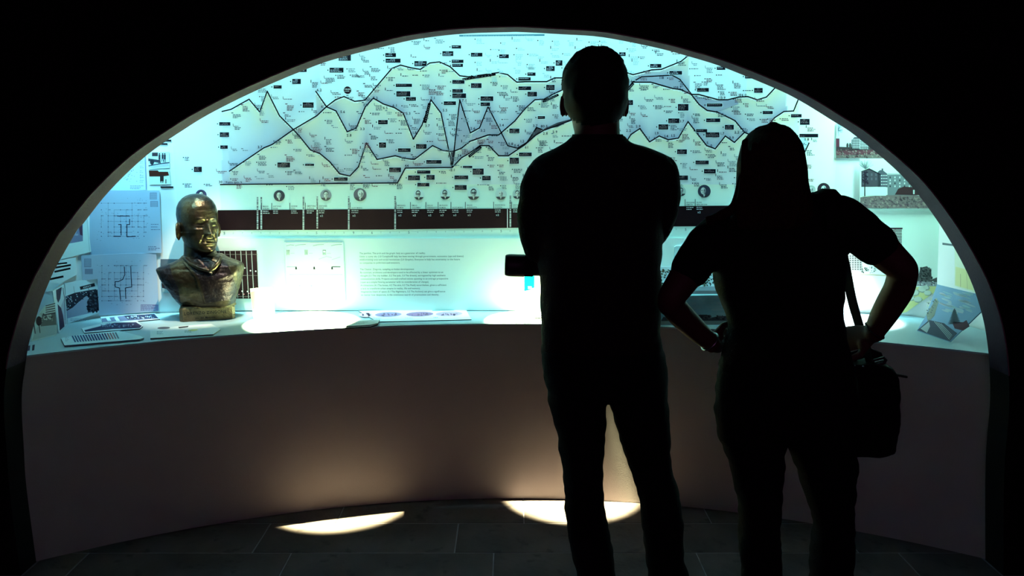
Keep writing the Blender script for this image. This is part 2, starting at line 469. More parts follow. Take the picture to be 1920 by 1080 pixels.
md = o.modifiers.new('e', 'EDGE_SPLIT'); md.split_angle = math.radians(40)

# worktop
back = [(x, y) for x, y in pts if y > YB+.002]
back = [(x*(1-.003), YB+(y-YB)*(1-.006)) for x, y in back]
xt = np.linspace(-1.80, 1.80, 97)
front = [(x, arcY(x)-.002) for x in xt]
loop = front + [(1.93, YB+.003)] + back + [(-1.93, YB+.003)]
loop = [p for p in loop]
n = len(loop)
V = [(x, y, CZ) for x, y in loop]+[(x, y, CZ-.007) for x, y in loop]
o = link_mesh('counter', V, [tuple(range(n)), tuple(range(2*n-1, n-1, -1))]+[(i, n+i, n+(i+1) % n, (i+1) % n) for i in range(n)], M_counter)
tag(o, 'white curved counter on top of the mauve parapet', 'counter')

# floor: bedding slab and stone tiles
V = [(-4.2, -2.2, -.03), (4.2, -2.2, -.03), (4.2, YF, -.03), (-4.2, YF, -.03), (-1.797, YF, -.03), (-1.797, 3.62, -.03), (1.797, 3.62, -.03), (1.797, YF, -.03)]
b = MB(); b.box((0, .23, -.0205), (4.2, 2.43, .018)); b.box((0, 3.14, -.0205), (1.797, .48, .018))
fl = b.build('floor', M_joint); tag(fl, 'dark stone floor of oblong slate tiles', None, kind='structure')
ROW, LEN = .2435, .78
y = 3.098+ROW; offs = {0: .05, 1: -.222, 2: -.07, 3: .18, 4: -.3}
k = 0; g = .0022
cache = {}
while y > -1.4:
    ya, yb = y-ROW, y
    if k == 0: yb = 3.60
    off = offs.get(k, rnd.uniform(-.39, .39))
    xl = 2.6 if ya < YF-.24 else 1.79
    x = off-LEN*4
    while x < xl:
        x0, x1 = max(x, -xl), min(x+LEN, xl)
        if x1-x0 > .02:
            key = (round(x1-x0, 3), round(yb-ya, 3))
            if key not in cache:
                w, d = (x1-x0)/2-g, (yb-ya)/2-g; c = .002
                Vt = [(-w, -d, -.012), (w, -d, -.012), (w, d, -.012), (-w, d, -.012), (-w, -d, -c), (w, -d, -c), (w, d, -c), (-w, d, -c), (-w+c, -d+c, 0), (w-c, -d+c, 0), (w-c, d-c, 0), (-w+c, d-c, 0)]
                Ft = [(3, 2, 1, 0), (8, 9, 10, 11)]+[(i, (i+1) % 4, 4+(i+1) % 4, 4+i) for i in range(4)]+[(4+i, 4+(i+1) % 4, 8+(i+1) % 4, 8+i) for i in range(4)]
                me = bpy.data.meshes.new('tile'); me.from_pydata(Vt, [], Ft); me.update(); me.materials.append(M_tile); cache[key] = me
            t = bpy.data.objects.new('tile', cache[key]); COL.objects.link(t); t.parent = fl
            t.location = ((x0+x1)/2, (ya+yb)/2, rnd.uniform(-.0008, .0002))
        x += LEN
    y -= ROW; k += 1

# ================================================================== PRINTED GRAPH ON THE DISPLAY WALL
K = (.004, .003, .006); WH = (.85, .88, .88)
L1 = [(416,209),(433,205),(467,186),(487,210),(501,171),(524,217),(550,243),(562,256),(582,281),(600,288),(618,303),(637,326),(656,330),(672,313),(687,268),(707,299),(741,292),(760,297),(777,299),(811,273),(830,282),(847,284),(852,283),(865,278),(881,265),(915,253),(935,253),(950,240),(965,227),(985,203),(1003,187),(1020,186),(1040,175),(1058,167)]
L2 = [(430,321),(495,277),(510,271),(550,243),(594,217),(612,200),(629,187),(645,181),(665,190),(684,188),(735,128),(751,122),(770,127),(788,130),(806,118),(824,116),(844,125),(862,142),(878,144),(900,141),(935,136),(952,140),(969,154),(985,153),(1025,153),(1040,146),(1100,146),(1175,136),(1187,140),(1222,131),(1240,130),(1277,115),(1292,103)]
L3 = [(592,171),(612,200),(630,208),(651,247),(668,240),(685,200),(700,184),(719,195),(740,202),(756,212),(775,261),(791,235),(808,187),(827,212),(848,313),(862,187),(882,249),(899,240),(915,200),(940,249),(952,273),(970,278),(988,267),(1006,239),(1017,243)]
L4 = [(413,346),(745,343),(760,315),(848,314),(865,296),(879,288),(900,273),(917,273),(935,292),(953,292),(983,272),(1005,253),(1020,244),(1045,235),(1075,224),(1120,222),(1170,175),(1187,153),(1203,144),(1260,141),(1275,149),(1296,176)]
L5 = [(1150,300),(1175,265),(1183,252),(1200,241),(1218,266),(1236,255),(1253,262),(1272,259),(1290,228),(1325,273),(1341,279),(1360,255),(1377,267),(1396,248),(1410,254),(1441,234),(1452,221),(1470,209),(1488,208),(1497,186)]
L6 = [(1185,154),(1220,154),(1262,166),(1277,168),(1296,177),(1310,177),(1347,187),(1365,187),(1385,182),(1402,181),(1420,187),(1437,182),(1453,165),(1475,150)]
L7 = [(1296,177),(1311,196),(1326,207),(1345,210),(1378,226),(1396,248)]
LINES = [L1, L2, L3, L4, L5, L6, L7]
def graph_colour(uv):
    u, v = uv[:, 0], uv[:, 1]; n = len(u)
    below = np.full(n, 1e3); above = np.full(n, 1e3); hi = np.zeros(n, bool)
    for Ln in LINES:
        a = np.array(Ln); y = np.interp(u, a[:, 0], a[:, 1]); ok = (u >= a[0, 0]) & (u <= a[-1, 0])
        d = v-y
        below = np.where(ok & (d >= 0) & (d < below), d, below); above = np.where(ok & (d < 0) & (-d < above), -d, above)
        hi |= ok & (d >= 0)
    base = np.array([.66, .70, .72]); sky = np.array([.80, .86, .86]); green = np.array([.82, .74, .50]); blue = np.array([.30, .32, .46]); wht = np.array([.9, .9, .86])
    C = np.where(hi[:, None], base, sky)
    # gentle sweep of the printed sky
    f = np.exp(-np.maximum(below-2, 0)/34.)[:, None]*.95; C = C*(1-f)+green*f
    g = (np.exp(-above/24.)*.85*hi)[:, None]; C = C*(1-g)+blue*g
    # diagonal printed shadow left of the first peak
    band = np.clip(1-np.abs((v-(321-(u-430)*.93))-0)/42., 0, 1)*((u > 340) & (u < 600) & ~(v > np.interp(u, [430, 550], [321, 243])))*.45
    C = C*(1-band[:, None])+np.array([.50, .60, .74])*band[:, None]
    w = ((below < 3.4) & (below > 1)); C[w] = wht
    C[(below > 900)&(u<413)] = sky
    # lower, plain part
    lo = (v > 346) & (u > 413)
    f2 = np.exp(-(v-346)/22.)[:, None]*.5
    C = np.where(lo[:, None], np.array([.66, .86, .80])*(1-f2)+green*f2, C)
    right = (u > 1400) & (below > 900); C[right] = (.88, .90, .78)
    return C
mural = empty('wall_graphic', (0, 3.58, CZ), 'white printed wall graphic with jagged line chart and portraits filling the niche back', 'wall graphic')
# sheet as a fine grid in real wall coordinates
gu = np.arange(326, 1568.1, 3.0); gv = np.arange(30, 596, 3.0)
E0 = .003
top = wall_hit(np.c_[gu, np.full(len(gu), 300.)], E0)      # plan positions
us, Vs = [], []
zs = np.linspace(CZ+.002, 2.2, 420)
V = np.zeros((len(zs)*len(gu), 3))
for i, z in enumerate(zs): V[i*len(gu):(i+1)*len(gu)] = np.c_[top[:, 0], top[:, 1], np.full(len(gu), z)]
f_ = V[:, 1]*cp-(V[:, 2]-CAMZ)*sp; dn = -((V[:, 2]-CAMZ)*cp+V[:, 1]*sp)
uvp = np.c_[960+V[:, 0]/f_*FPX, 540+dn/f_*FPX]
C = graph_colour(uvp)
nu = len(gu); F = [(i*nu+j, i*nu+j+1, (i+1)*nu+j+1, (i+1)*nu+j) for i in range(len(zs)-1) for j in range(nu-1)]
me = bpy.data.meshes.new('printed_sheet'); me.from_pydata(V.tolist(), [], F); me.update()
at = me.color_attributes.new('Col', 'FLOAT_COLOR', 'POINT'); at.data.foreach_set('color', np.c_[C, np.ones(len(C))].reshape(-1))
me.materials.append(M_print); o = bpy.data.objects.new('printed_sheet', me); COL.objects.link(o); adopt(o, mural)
mp = wallmap(.0036)
# dark filled facets
MG = (.36, .36, .44)
for q in ([(845,284),(850,285),(854,283),(849,313)], [(988,267),(1006,239),(1017,243),(1000,257),(970,279)], [(1017,243),(1045,230),(1078,221),(1046,238)]):
    p = Print(mp); p.poly(q, (.05, .045, .06), 1); p.build('shaded_facet', mural)
for q in ([(862,189),(881,249),(866,277),(853,283)], [(915,202),(938,249),(915,253),(884,264),(885,252),(899,242)], [(935,252),(940,250),(952,274),(970,279),(953,291),(936,291),(918,272),(901,272),(918,254)],
          [(1187,153),(1203,144),(1260,141),(1275,149),(1294,175),(1262,166),(1220,154)], [(1300,180),(1347,189),(1380,186),(1385,195),(1345,209),(1326,206),(1311,195)]):
    p = Print(mp); p.poly(q, MG, 1); p.build('shaded_facet', mural)
p = Print(mp); p.poly([(1517,268),(1500,300),(1500,262),(1505,255)], (.5, .68, .78), 1)
p.build('shaded_facet', mural)
for Ln in LINES:
    q = Print(mp); q.line(Ln, 2.3, K, 2); q.build('graph_line', mural)
q = Print(mp); q.line([(1517,268),(1501,302)], 2.3, K, 2); q.build('graph_line', mural)
for a, b, w in (((805,195), (797,229), 5.5), ((868,149), (928,139.5), 4.2), ((1019,190), (1046,178), 4.5), ((880,293), (901,276), 5), ((1172,174), (1187,157), 4.5)):
    q = Print(mp); q.line([a, b], w, K, 3, step=100)
    for t in np.linspace(.1, .9, 9):
        q.disc(a[0]+(b[0]-a[0])*t, a[1]+(b[1]-a[1])*t, .55, (.5, .5, .5), 4, n=6)
    q.build('captioned_bar', mural)
q = Print(mp); q.rect(861, 65.5, 1021, 68.5, (.06, .20, .28), 1, seg=20, dy=-1.4)
q.greek(868, 66.6, 148, 1, (.45, .62, .68), h=1.0, ly=2); q.build('title_strip', mural)
# caption boxes
BX = """635 102.5 658 114;552 128 575 135;618 127 644 136;548 148 564 157.5;513 160 528 166;567.5 192 588 202;722.5 99.5 742.5 107;723 110 751 117.5;847 85 864.5 91;829.5 96 850 105;883 99 904.5 106;936 102 954 109;777 114.5 800 124;847 112 869 118;848 119.5 868 125.5;989 136 1004 142;972 145 995 151;742 157 772.5 163;743 171 769.5 181;761 182 780 189;848 150 871 157;848 167 868 174;848 175 874 184;883 156 903 165;901 180.5 925 189.5;901 192 919 199;832 190 855 197;972 162 996 169;989 172 1007 181;1161 98 1173 105;1042 113 1054.5 123;1024 124 1040 133;1219 120 1240 127;1255 133 1279 140;1024 159 1040 169;1176 187.5 1187 197;1271 195 1291 207.5;1307 165 1329 172;1344 125 1360 131;1397 140 1415 147;1414 165 1430 174;1325 194 1354.5 200;1430 208 1449 214;1324 222 1350.5 229;1359 234 1376 243;1483 214 1503 220;1500 223 1518 234;1499 251 1534 257.5;1305 242 1326 248;1323 248 1349 257.5;1253 222 1274 231;1234.5 233 1253 243;411 229 432 235.5;412 248 429.5 257;413 272.5 427 279;520 304.5 544 314;572 307 589 311;626 332.5 652 339;709 225 727 233;710.5 267 724 277;746 278 770 285;780 270 800 279;799 300 828 307;729.5 314 752 323;782 319.5 807 325.5;765 329 787.5 338;799.5 328 815 337;782.5 343 805 349.5;868 311 885.5 315;886 316 907 327.5;852 329 878 336;904 329.5 920 338;852.5 347 875 356;955 241 974 250;973 286 997 293;955.5 295.5 973 307;1008 217.5 1022 223;1269.5 280 1288 289;1304 301 1329 308;1320 317 1342 325;1273 329 1290 337.5;363.5 312.5 378.5 322.5"""
BX = [tuple(map(float, s.split())) for s in BX.replace('\n', '').split(';')]
BKD = (.005, .005, .011)
for x0, y0, x1, y1 in BX:
    q = Print(mp); q.rect(x0-.7, y0-.7, x1+.7, y1+.7, (.78, .85, .85), 3); q.rect(x0, y0, x1, y1, BKD, 4)
    nl = max(1, int((y1-y0-1)/2.6)); tc_ = (.50, .52, .58) if y0 < 150 else (.22, .16, .17)
    if nl > 1: q.greek(x0+(x1-x0)*.32, y0+1.2, (x1-x0)*.45, 1, tc_, h=1.0, ly=5)
    q.greek(x0+1.5, y0+1.2+(2.6 if nl > 1 else .6), x1-x0-3, max(1, nl-1), tc_, h=1.0, ly=5)
    q.disc(x0-3.2, (y0+y1)/2, 1.15, K, 4, n=8)
    q.build('caption_box', mural)
NUM = [('6.2',598,171),('6',606,202),('5.6',642,212),('2.8',654,256),('3.3',679,244),('7.2',703,186),('6.1',740,200),('6.5',722,204.5),('5.3',765,215),('1.8',777,251),('3.7',801,238),('7.1',811,186),('5.5',834,209),('7.1',870,190.5),('6',921,204),('2.6',886,243),('3.2',905,247),('3.4',940,237),('0.8',957,272),('0.4',968,275),('1.2',979,267),('3.7',1003,238),('80.5',1018,239),('2.8',1022,252.5),('2.9',1040,249.5),('3.3',1053,233.5),('54',862,294),('60',902,271),('58',950,290),('61',988,278.5),('-2.1',846,321),('30',414,343.5),('30',741,341),('44',763,313),('2.2',1178,247),('2.9',1196,239),('1.1',1215,260.5),('1.9',1231,252),('1.4',1249,257.5),('1.5',1262,256.5),('3.7',1278,229.5),('8',1311,253),('.5',1327,270),('0',1336,275.5),('1.7',1354,252.5),('2.2',1381,250),('0.9',1371,260.5),('0.8',1512,263.5),('113.9',1350,185.5),('106.0',1388,180.5),('21.6',1178,154),('118',1240,148),('109.7',1266,166.5),('3.7',487,278)]
# small notes: a mark, a stem and rows of tiny words
q = Print(mp)
def free(x, y):
    for s_, nx, ny in NUM:
        if nx-16 < x < nx+12 and ny-9 < y < ny+3: return False
    for a in BX:
        if a[0]-17 < x < a[2]+4 and a[1]-8 < y < a[3]+3: return False
    return True
bx_b = [(x, y) for x in np.arange(342, 1536, 24) for y in np.arange(76, 348, 13.5)]
cnt = 0
for x, y in bx_b:
    x += rnd.uniform(-7, 7); y += rnd.uniform(-4, 4)
    if x < 560 and y < 290 and x < 560-(y-60)*.85: continue
    if x > 1300 and y < 110+(x-1300)*.55: continue
    if x < 420 and rnd.random() < .55: continue
    if x < 640 and rnd.random() < .35: continue
    if x > 1505 and rnd.random() < .3: continue
    if not free(x, y) or rnd.random() < .12: continue
    pale = 850 < x < 1200 and y < 145
    c = (.50, .66, .68) if pale else rnd.choice([(.05, .06, .09), (.09, .10, .14), (.20, .24, .28), (.13, .06, .08)])
    kx = rnd.random()
    if kx < .4: q.disc(x-2.8, y+.8, 1.1, K, 3, n=8)
    elif kx < .65: q.line([(x-3, y-4), (x-2.6, y), (x-.6, y+1.2)], .9, c, 3)
    elif kx < .8: q.rect(x-3, y-4.6, x-1.8, y+.6, K, 3)
    else: q.rect(x-3, y-3.6, x+1, y-2, c, 3)
    q.greek(x, y, rnd.uniform(9, 18), rnd.choice([1, 2, 2, 3, 3, 4]), c, h=1.35, gap=2.7); cnt += 1
o = q.build('tiny_notes', mural); o['kind'] = 'stuff'
# printed figures
for s_, x, y in NUM:
    q = Print(mp); q.text(s_, x-4, y, 4.6, (.02, .02, .04), ly=3); q.build('chart_figure', mural)
q = Print(mp); q.text('*Public debt %', 421, 343.5, 3.4, (.02, .02, .04), ly=3)
q.build('chart_title', mural)
# red-black round stamp
q = Print(mp); q.disc(651.5, 169, 7, (.02, .008, .015), 3, n=28); q.text('CRISIS', 645.8, 168.6, 2.6, (.7, .7, .7), ly=4); q.greek(646, 170.4, 11, 1, (.6, .6, .6), ly=4); q.build('round_stamp', mural)
# portraits
PT = [(523.5,367,10.5,0),(611,366,10.5,1),(675,365,12,2),(785.5,365,10,3),(835,364,10,4),(888,363,12,5),(939,364,10.5,6),(970,364,9,7),(1277,359,9,8),(1320.5,358.5,12,9),(1521,356,8.5,10),(1544.5,355,12,11),(377,366,10.5,12)]
PD = ['dark portrait of a man with a light face','portrait against grey ground with white shirt front','dark portrait with white hair','portrait with dark hair on pale ground','portrait in dark glasses turned aside','portrait with thick black glasses','portrait of a balding man','portrait of a bearded man cut by the man in front','portrait beside the shoulder of the man','bold dark portrait of a bald man','small grey portrait','portrait of a pale face in a dark ring','portrait half hidden behind the bronze bust']
for (x, y, r, k) in PT:
    q = Print(mp); bgc = [(.02,.02,.035),(.16,.17,.23),(.05,.05,.08),(.66,.76,.74),(.62,.72,.72),(.62,.72,.70),(.50,.60,.60),(.4,.5,.5),(.45,.55,.5),(.03,.035,.06),(.38,.45,.42),(.035,.02,.03),(.05,.05,.12)][k]
    q.disc(x, y, r, bgc, 4, n=36)
    fc = (.62, .66, .62); sh = (.03, .03, .04); hx = [-.5, 0, 1, -1.5, -1, 0, 0, 0, 0, -1.5, 0, 0, 0][k]*r/10
    # shoulders: lens shape at the bottom of the disc
    ang = [math.radians(a) for a in np.linspace(28, 152, 16)]
    q.poly([(x+r*.99*math.cos(a), y+r*.99*math.sin(a)) for a in ang]+[(x-r*.35, y+r*.45), (x+r*.35, y+r*.45)], sh, 5)
    q.poly([(x-r*.16, y+r*.5), (x+r*.16, y+r*.5), (x+hx*.3, y+r*.92)], (.6, .65, .62), 6)
    hair = k not in (6, 9, 10)
    hc = (.5, .55, .55) if k == 2 else (.02, .02, .03)
    if hair: q.disc(x+hx, y-r*.2, r*.47, hc, 6, ry=r*.6, n=20)
    q.disc(x+hx*1.1, y-r*.05, r*.40, fc, 7, ry=r*.54, n=22)
    q.poly([(x+hx+r*.08, y-r*.5), (x+hx+r*.40, y-r*.2), (x+hx+r*.34, y+r*.25), (x+hx+r*.1, y+r*.45)], (.22, .23, .25), 8)
    for s_ in (-1, 1):
        q.disc(x+hx*1.3+s_*r*.17, y-r*.12, r*.085, (.03, .03, .04), 9, n=8)
        if k in (3, 4, 5): q.line([(x+hx*1.3+s_*r*.17+r*.17*math.cos(t), y-r*.12+r*.13*math.sin(t)) for t in np.linspace(0, 6.28, 10)], r*.07, (.01, .01, .02), 10)
    q.line([(x+hx*1.3, y-r*.05), (x+hx*1.3+r*.05, y+r*.12)], r*.06, (.15, .15, .15), 9)
    q.line([(x+hx*1.3-r*.14, y+r*.26), (x+hx*1.3+r*.14, y+r*.26)], r*.06, (.08, .07, .08), 9)
    o = q.build('portrait', mural); o['label'] = 'round printed '+PD[k]
# timeline band
q = Print(mp)
def ybt(u): return np.interp(u, [330, 410, 720, 975, 1270, 1400], [394.5, 394, 392, 391, 386.5, 385])
def ybb(u): return np.interp(u, [330, 418, 720, 975, 1270, 1400], [432, 431.5, 430.5, 427, 424.5, 424])
uu = np.arange(408, 1401, 16)
for a, b in zip(uu[:-1], uu[1:]): q.poly([(a, ybt(a)), (b, ybt(b)), (b, ybb(b)), (a, ybb(a))], (.006, .002, .004), 2)
q.build('timeline_band', mural)
q = Print(mp); GW = (.55, .6, .62)
names = [(494,'MARIO','SCELBA'),(513,'ANTONIO','SEGNI'),(547,'ADONE','ZOLI'),(576,'AMINTORE','FANFANI'),(599,'ANTONIO','SEGNI'),(660,'','ALDO MORO'),(746,'MARIANO','RUMOR'),(773,'EMILIO','COLOMBO'),(802,'GIULIO','ANDREOTTI'),(825,'MARIANO','RUMOR'),(849,'','ALDO MORO'),(876,'GIULIO','ANDREOTTI'),(929,'FRANCESCO','COSSIGA'),(963,'GIOVANNI','SPADOLINI'),(1288,'GIULIANO','AMATO'),(1307,'SILVIO','BERLUSCONI')]
for x, a, b in names:
    q = Print(mp)
    yt = float(ybt(x)); x0 = x-1
    q.line([(x0-2.5, yt-12.5), (x0-2.5, yt)], 1, K, 3)
    q.text(a, x0, yt-5.2, 2.6, (.08, .1, .12), ly=3, wx=.8); q.text(b, x0, yt-1.2, 2.6, (.08, .1, .12), ly=3, wx=.8)
    q.greek(x0, yt+2, 14, 2, GW, h=1.3, gap=3.6, ly=4)
    if x in (599, 660, 746, 773, 802, 825, 849, 876, 929, 1307): q.text('x2' if x in (599, 660, 746, 773, 802, 929, 1307) else 'x3', x0+2, yt+13.5, 3.4, GW, ly=4)
    q.build('name_caption', mural)
for x in (483, 490, 569, 595, 654, 741, 957):
    yt = float(ybt(x)); y = yt-24; q = Print(mp)
    while y < yt+36:
        q.rect(x-1.6, y, x+1.4, y+rnd.uniform(1.2, 2.4), (.10, .11, .14) if y < yt-1 else GW, 4); y += rnd.uniform(2.2, 3.2)
    q.build('vertical_caption', mural)
q = Print(mp); q.line([(951.5, 392), (951.5, 427)], 1.2, WH, 4); q.build('divider_line', mural)
for i, x in enumerate(np.arange(419, 1400, 17.3)):
    if 975 < x < 1240: continue
    q = Print(mp); yb = float(ybb(x)); big = i % 10 == 0 or i in (14, 16)
    q.text(str(5+i % 5), x, yb+(7 if not big else 8), 3.0 if not big else 4.5, (.12, .2, .24) if big else (.35, .5, .5), ly=3); q.build('year_mark', mural)

# ------------------------------------------------------------------ text board under the timeline
def vnorm(m_): return m_
BM = wallmap(.012)
def curved_sheet(name, mpf, u0, u1, vt, vb, col, th, parent=None, step=22, cols=None):
    us = np.arange(u0, u1+step*.5, step); us[-1] = u1; n = len(us)
    tp = np.c_[us, [vt(x) if callable(vt) else vt for x in us]]; bt = np.c_[us, [vb(x) if callable(vb) else vb for x in us]]
    A, B, C_, D = mpf(tp, 0), mpf(bt, 0), mpf(tp, -th), mpf(bt, -th)
    B[:, :2] = A[:, :2]; D[:, :2] = C_[:, :2]; B[:, 2] = np.maximum(B[:, 2], CZ+.0015); D[:, 2] = B[:, 2]
    V = np.vstack([A, B, C_, D]).tolist(); F = []
    for i in range(n-1): F += [(i, i+1, n+i+1, n+i), (2*n+i, 3*n+i, 3*n+i+1, 2*n+i+1), (i, 2*n+i, 2*n+i+1, i+1), (n+i, n+i+1, 3*n+i+1, 3*n+i)]
    F += [(0, n, 3*n, 2*n), (n-1, 3*n-1, 4*n-1, 2*n-1)]
    me = bpy.data.meshes.new(name); me.from_pydata(V, [], F); me.update()
    at = me.color_attributes.new('Col', 'FLOAT_COLOR', 'CORNER'); at.data.foreach_set('color', [x for p_ in me.polygons for _ in p_.vertices for x in (*col, 1.0)])
    me.materials.append(M_print); o = bpy.data.objects.new(name, me); COL.objects.link(o)
    if parent: adopt(o, parent)
    return o
bd = curved_sheet('text_board', BM, 402, 1300, 447, 582, (.80, .92, .87), .006)
tag(bd, 'white low board printed with two paragraphs of small text under the black band', 'board')
q = Print(wallmap(.0126)); TC = (.10, .17, .17)
PARA = ["The pavilion. The arch and the graph: Italy as a generator of reality.", "Under a sunny sky (1.0 Complicit® Italy has been waving through governments, economics (ups and downs)", "mind-crossing axes and social revolutions (2.0 Graphic). Everyone in Italy has uncertainty to the future", "to companies to politicians and investors.", "",
 "The Cluster. Zingonia, sampling an Italian developement", "By contrast, architects and developers tend to be affected by a linear optimism to an", "thought (3.1 The city builder, 3.2 The jack, 3.3 The dream), surrogated by high aesthetic", "communication skills. Projects are well crafted visions spanning to an average prospective", "(open as a simple flowing parameter with no consideration of change).", "Architecture (4.1 The bones, 4.2 The skin, 4.3 The Flesh) nevertheless, given a sufficient", "a lack to transform urban utopias in reality, life and memory.", "Imaginative Users of space (5.1 The Nightmare, 5.2 The Actions) can give a significance", "no matter how desperate, in the continuous search of preciousness and identity."]
y0 = 476.5
for i, s_ in enumerate(PARA): 
    q.text(s_, 674+i*.22, y0+i*6.0, 3.1, TC, ly=1, wx=.86, rot=-.004)
q.build('paragraph_text', bd)
q = Print(wallmap(.0126))
for s_, y in (('a', 477),): pass
# strip chart sheet
sm = wallmap(.018)
sc_ = curved_sheet('chart_sheet', wallmap(.018), 533, 644, 455, 566, (.82, .93, .89), .002); tag(sc_, 'white sheet of thin strip charts and small section drawings left of the text', 'chart')
q = Print(wallmap(.0185)); G1 = (.16, .22, .24)
q.line([(536,454.5),(641,454.5)], 1.0, (.35,.45,.42), 1)
for x in (537, 553, 587, 621):
    q.line([(x, 461), (x+8, 459), (x+20, 458.5) if x > 537 else (x+14, 460)], .8, G1, 1)
for x in (537, 571, 605):
    q.rect(x, 468.5, x+6.2, 477.5, (.10, .13, .15), 1)
    if x == 605: q.rect(x+.8, 470, x+5.4, 473.5, WH, 2)
    q.line([(x+8, 475), (x+15, 475)], .6, (.4, .5, .5), 1)
q.line([(598,486),(612,481),(622,483)], .6, (.4,.5,.5), 1); q.line([(622,487),(638,482)], .6, (.4,.5,.5), 1)
for x in (554, 588, 621.5): q.poly([(x, 500), (x+2, 500), (x+3, 505), (x-.6, 505)], K, 1)
q.line([(538,500.5),(554,500.5)], .8, G1, 1); q.line([(623,500.3),(638,500.3)], 1.3, K, 1)
q.line([(543,515),(642,515)], .8, (.3,.4,.38), 1)
for x in (562, 584): q.line([(x, 527), (x, 534)], .6, (.3, .5, .4), 1); q.disc(x, 536, 2.2, (.3, .5, .4), 1, n=8, ry=1.4)
for x in (556, 590, 624): q.line([(x, 561), (x+1.4, 565)], 1.2, G1, 1)
q.line([(627,562),(640,562)], .7, G1, 1)
q.build('strip_drawing', sc_)
# ================================================================== SHEETS AND PHOTOGRAPHS
def speck(q, x0, y0, x1, y1, n, cols, s=(1, 3), ly=3, inside=None):
    for _ in range(n):
        x, y = rnd.uniform(x0, x1), rnd.uniform(y0, y1)
        if inside and not inside(x, y): continue
        a, b = rnd.uniform(*s), rnd.uniform(*s)*.8
        q.poly([(x-a/2, y-b*.3), (x+a*.1, y-b/2), (x+a/2, y+b*.2), (x-a*.1, y+b/2)], rnd.choice(cols), ly)
PLB = (.40, .52, .68); PLL = (.06, .06, .14)
def plan(name, mpx, outline, col, cx, cy, w, h, label, thick, seed=0):
    o = sheet(name, mpx, outline, col, .0015); tag(o, label, 'plan')
    q = Print(mpx); r = random.Random(seed); lc = tuple(.45*a+.55*b for a, b in zip(PLL, col))
    xs_ = [cx-w*.5, cx-w*.34, cx-w*.2, cx-w*.05, cx+w*.08, cx+w*.22, cx+w*.36, cx+w*.5]; ys_ = [cy-h*.5, cy-h*.3, cy-h*.12, cy+h*.05, cy+h*.22, cy+h*.38, cy+h*.5]
    for y in ys_:
        a, b = sorted((r.choice(xs_[:3]), r.choice(xs_[5:]))); q.line([(a, y), (b, y)], .7, lc, 1, step=60)
    for x in xs_:
        a, b = r.choice(ys_[:3]), r.choice(ys_[4:]); q.line([(x, a), (x, b)], .7, lc, 1, step=60)
    for x in xs_:
        for y in ys_:
            if r.random() < .8: q.disc(x, y, .9, PLL, 2, n=6)
            if r.random() < .4: q.rect(x, y-1, x+r.uniform(4, 8), y+.8, lc, 1)
    for pl in thick: q.line(pl, 1.4, (.02, .02, .05), 3)
    for _ in range(70):
        x, y = cx+r.uniform(-.62, .62)*w, cy+r.uniform(-.66, .66)*h; q.rect(x, y, x+r.uniform(1, 3), y+.8, lc, 1)
    q.build('plan_drawing', o); return o
# upper plan
mA = wplane((172,360),(296,360),(303,472), e=.010)
pA = plan('floor_plan', mA, [(193,357),(299,357),(303,474),(168,478),(168,395)], PLB, 230, 412, 80, 62, 'bluish floor plan sheet pinned to the wall left of the bust, upper one', [[(222,421),(222,421),(227,421),(227,441)],[(243,411),(243,421),(238,421),(238,443)],[(213,443),(226,443)],[(238,444),(254,443)],[(220,405),(243,405)]], 3)
q = Print(mA); q.rect(281,361,294,374,(.2,.24,.36),1)
for i in range(7): q.rect(282,362.2+i*1.7,293.5,362.9+i*1.7,PLB,2)
q.build('legend_table', pA); q = Print(mA); q.rect(282,377,296,388,(.2,.24,.36),1)
for i in range(6): q.rect(283,378.2+i*1.7,295,378.9+i*1.7,PLB,2)
q.build('legend_table', pA); q = Print(mA); q.greek(283,420,18,3,(.15,.18,.3),gap=5); q.greek(278,462,22,3,(.1,.12,.25),gap=3); q.build('plan_legend', pA)
mB = wplane((155,482),(290,478),(297,575), e=.013)
pB = plan('floor_plan', mB, [(152,479),(245,475),(293,475),(298,582),(300,583),(186,592),(183,523),(155,526)], (.42,.52,.66), 230, 531, 78, 66, 'greyish blue floor plan sheet standing on the counter below the upper plan', [[(233,500),(234,515),(230,524),(222,528),(216,528),(216,538),(224,540),(226,562)],[(245,499),(246,520),(247,538),(235,540),(236,560)]], 5)
q = Print(mB); q.rect(159,504,174,514,(.22,.26,.38),1); q.build('legend_table', pB); q = Print(mB); q.rect(158,485,171,501,(.22,.26,.38),1)
for i in range(8): q.rect(159,486+i*1.8,170,486.8+i*1.8,PLB,2)
q.build('legend_table', pB); q = Print(mB); q.rect(264,571,297,583,(.2,.2,.36),1)
for i in range(5): q.greek(265,572.5+i*2.2,30,1,PLB,ly=2)
q.build('plan_legend', pB)
mC = wplane((212,350),(270,300),(273,354), e=.007)
o = sheet('site_plan', mC, [(196,364),(222,330),(270,288),(274.5,356),(240,357.5)], (.62,.76,.82), .0015); tag(o, 'pale cyan site plan sheet cut by the arch above the floor plans', 'plan')
q = Print(mC)
for i in range(5): q.greek(262, 302+i*9, 8, 2, (.3,.38,.5), gap=3)
speck(q, 232, 318, 268, 340, 26, [(.28,.36,.5),(.15,.2,.35)], (1,3), 2); q.greek(244,348,28,3,(.28,.33,.48),gap=2.6); q.line([(272,290),(274,355)],1.6,(.25,.33,.55),2); q.build('plan_drawing', o)
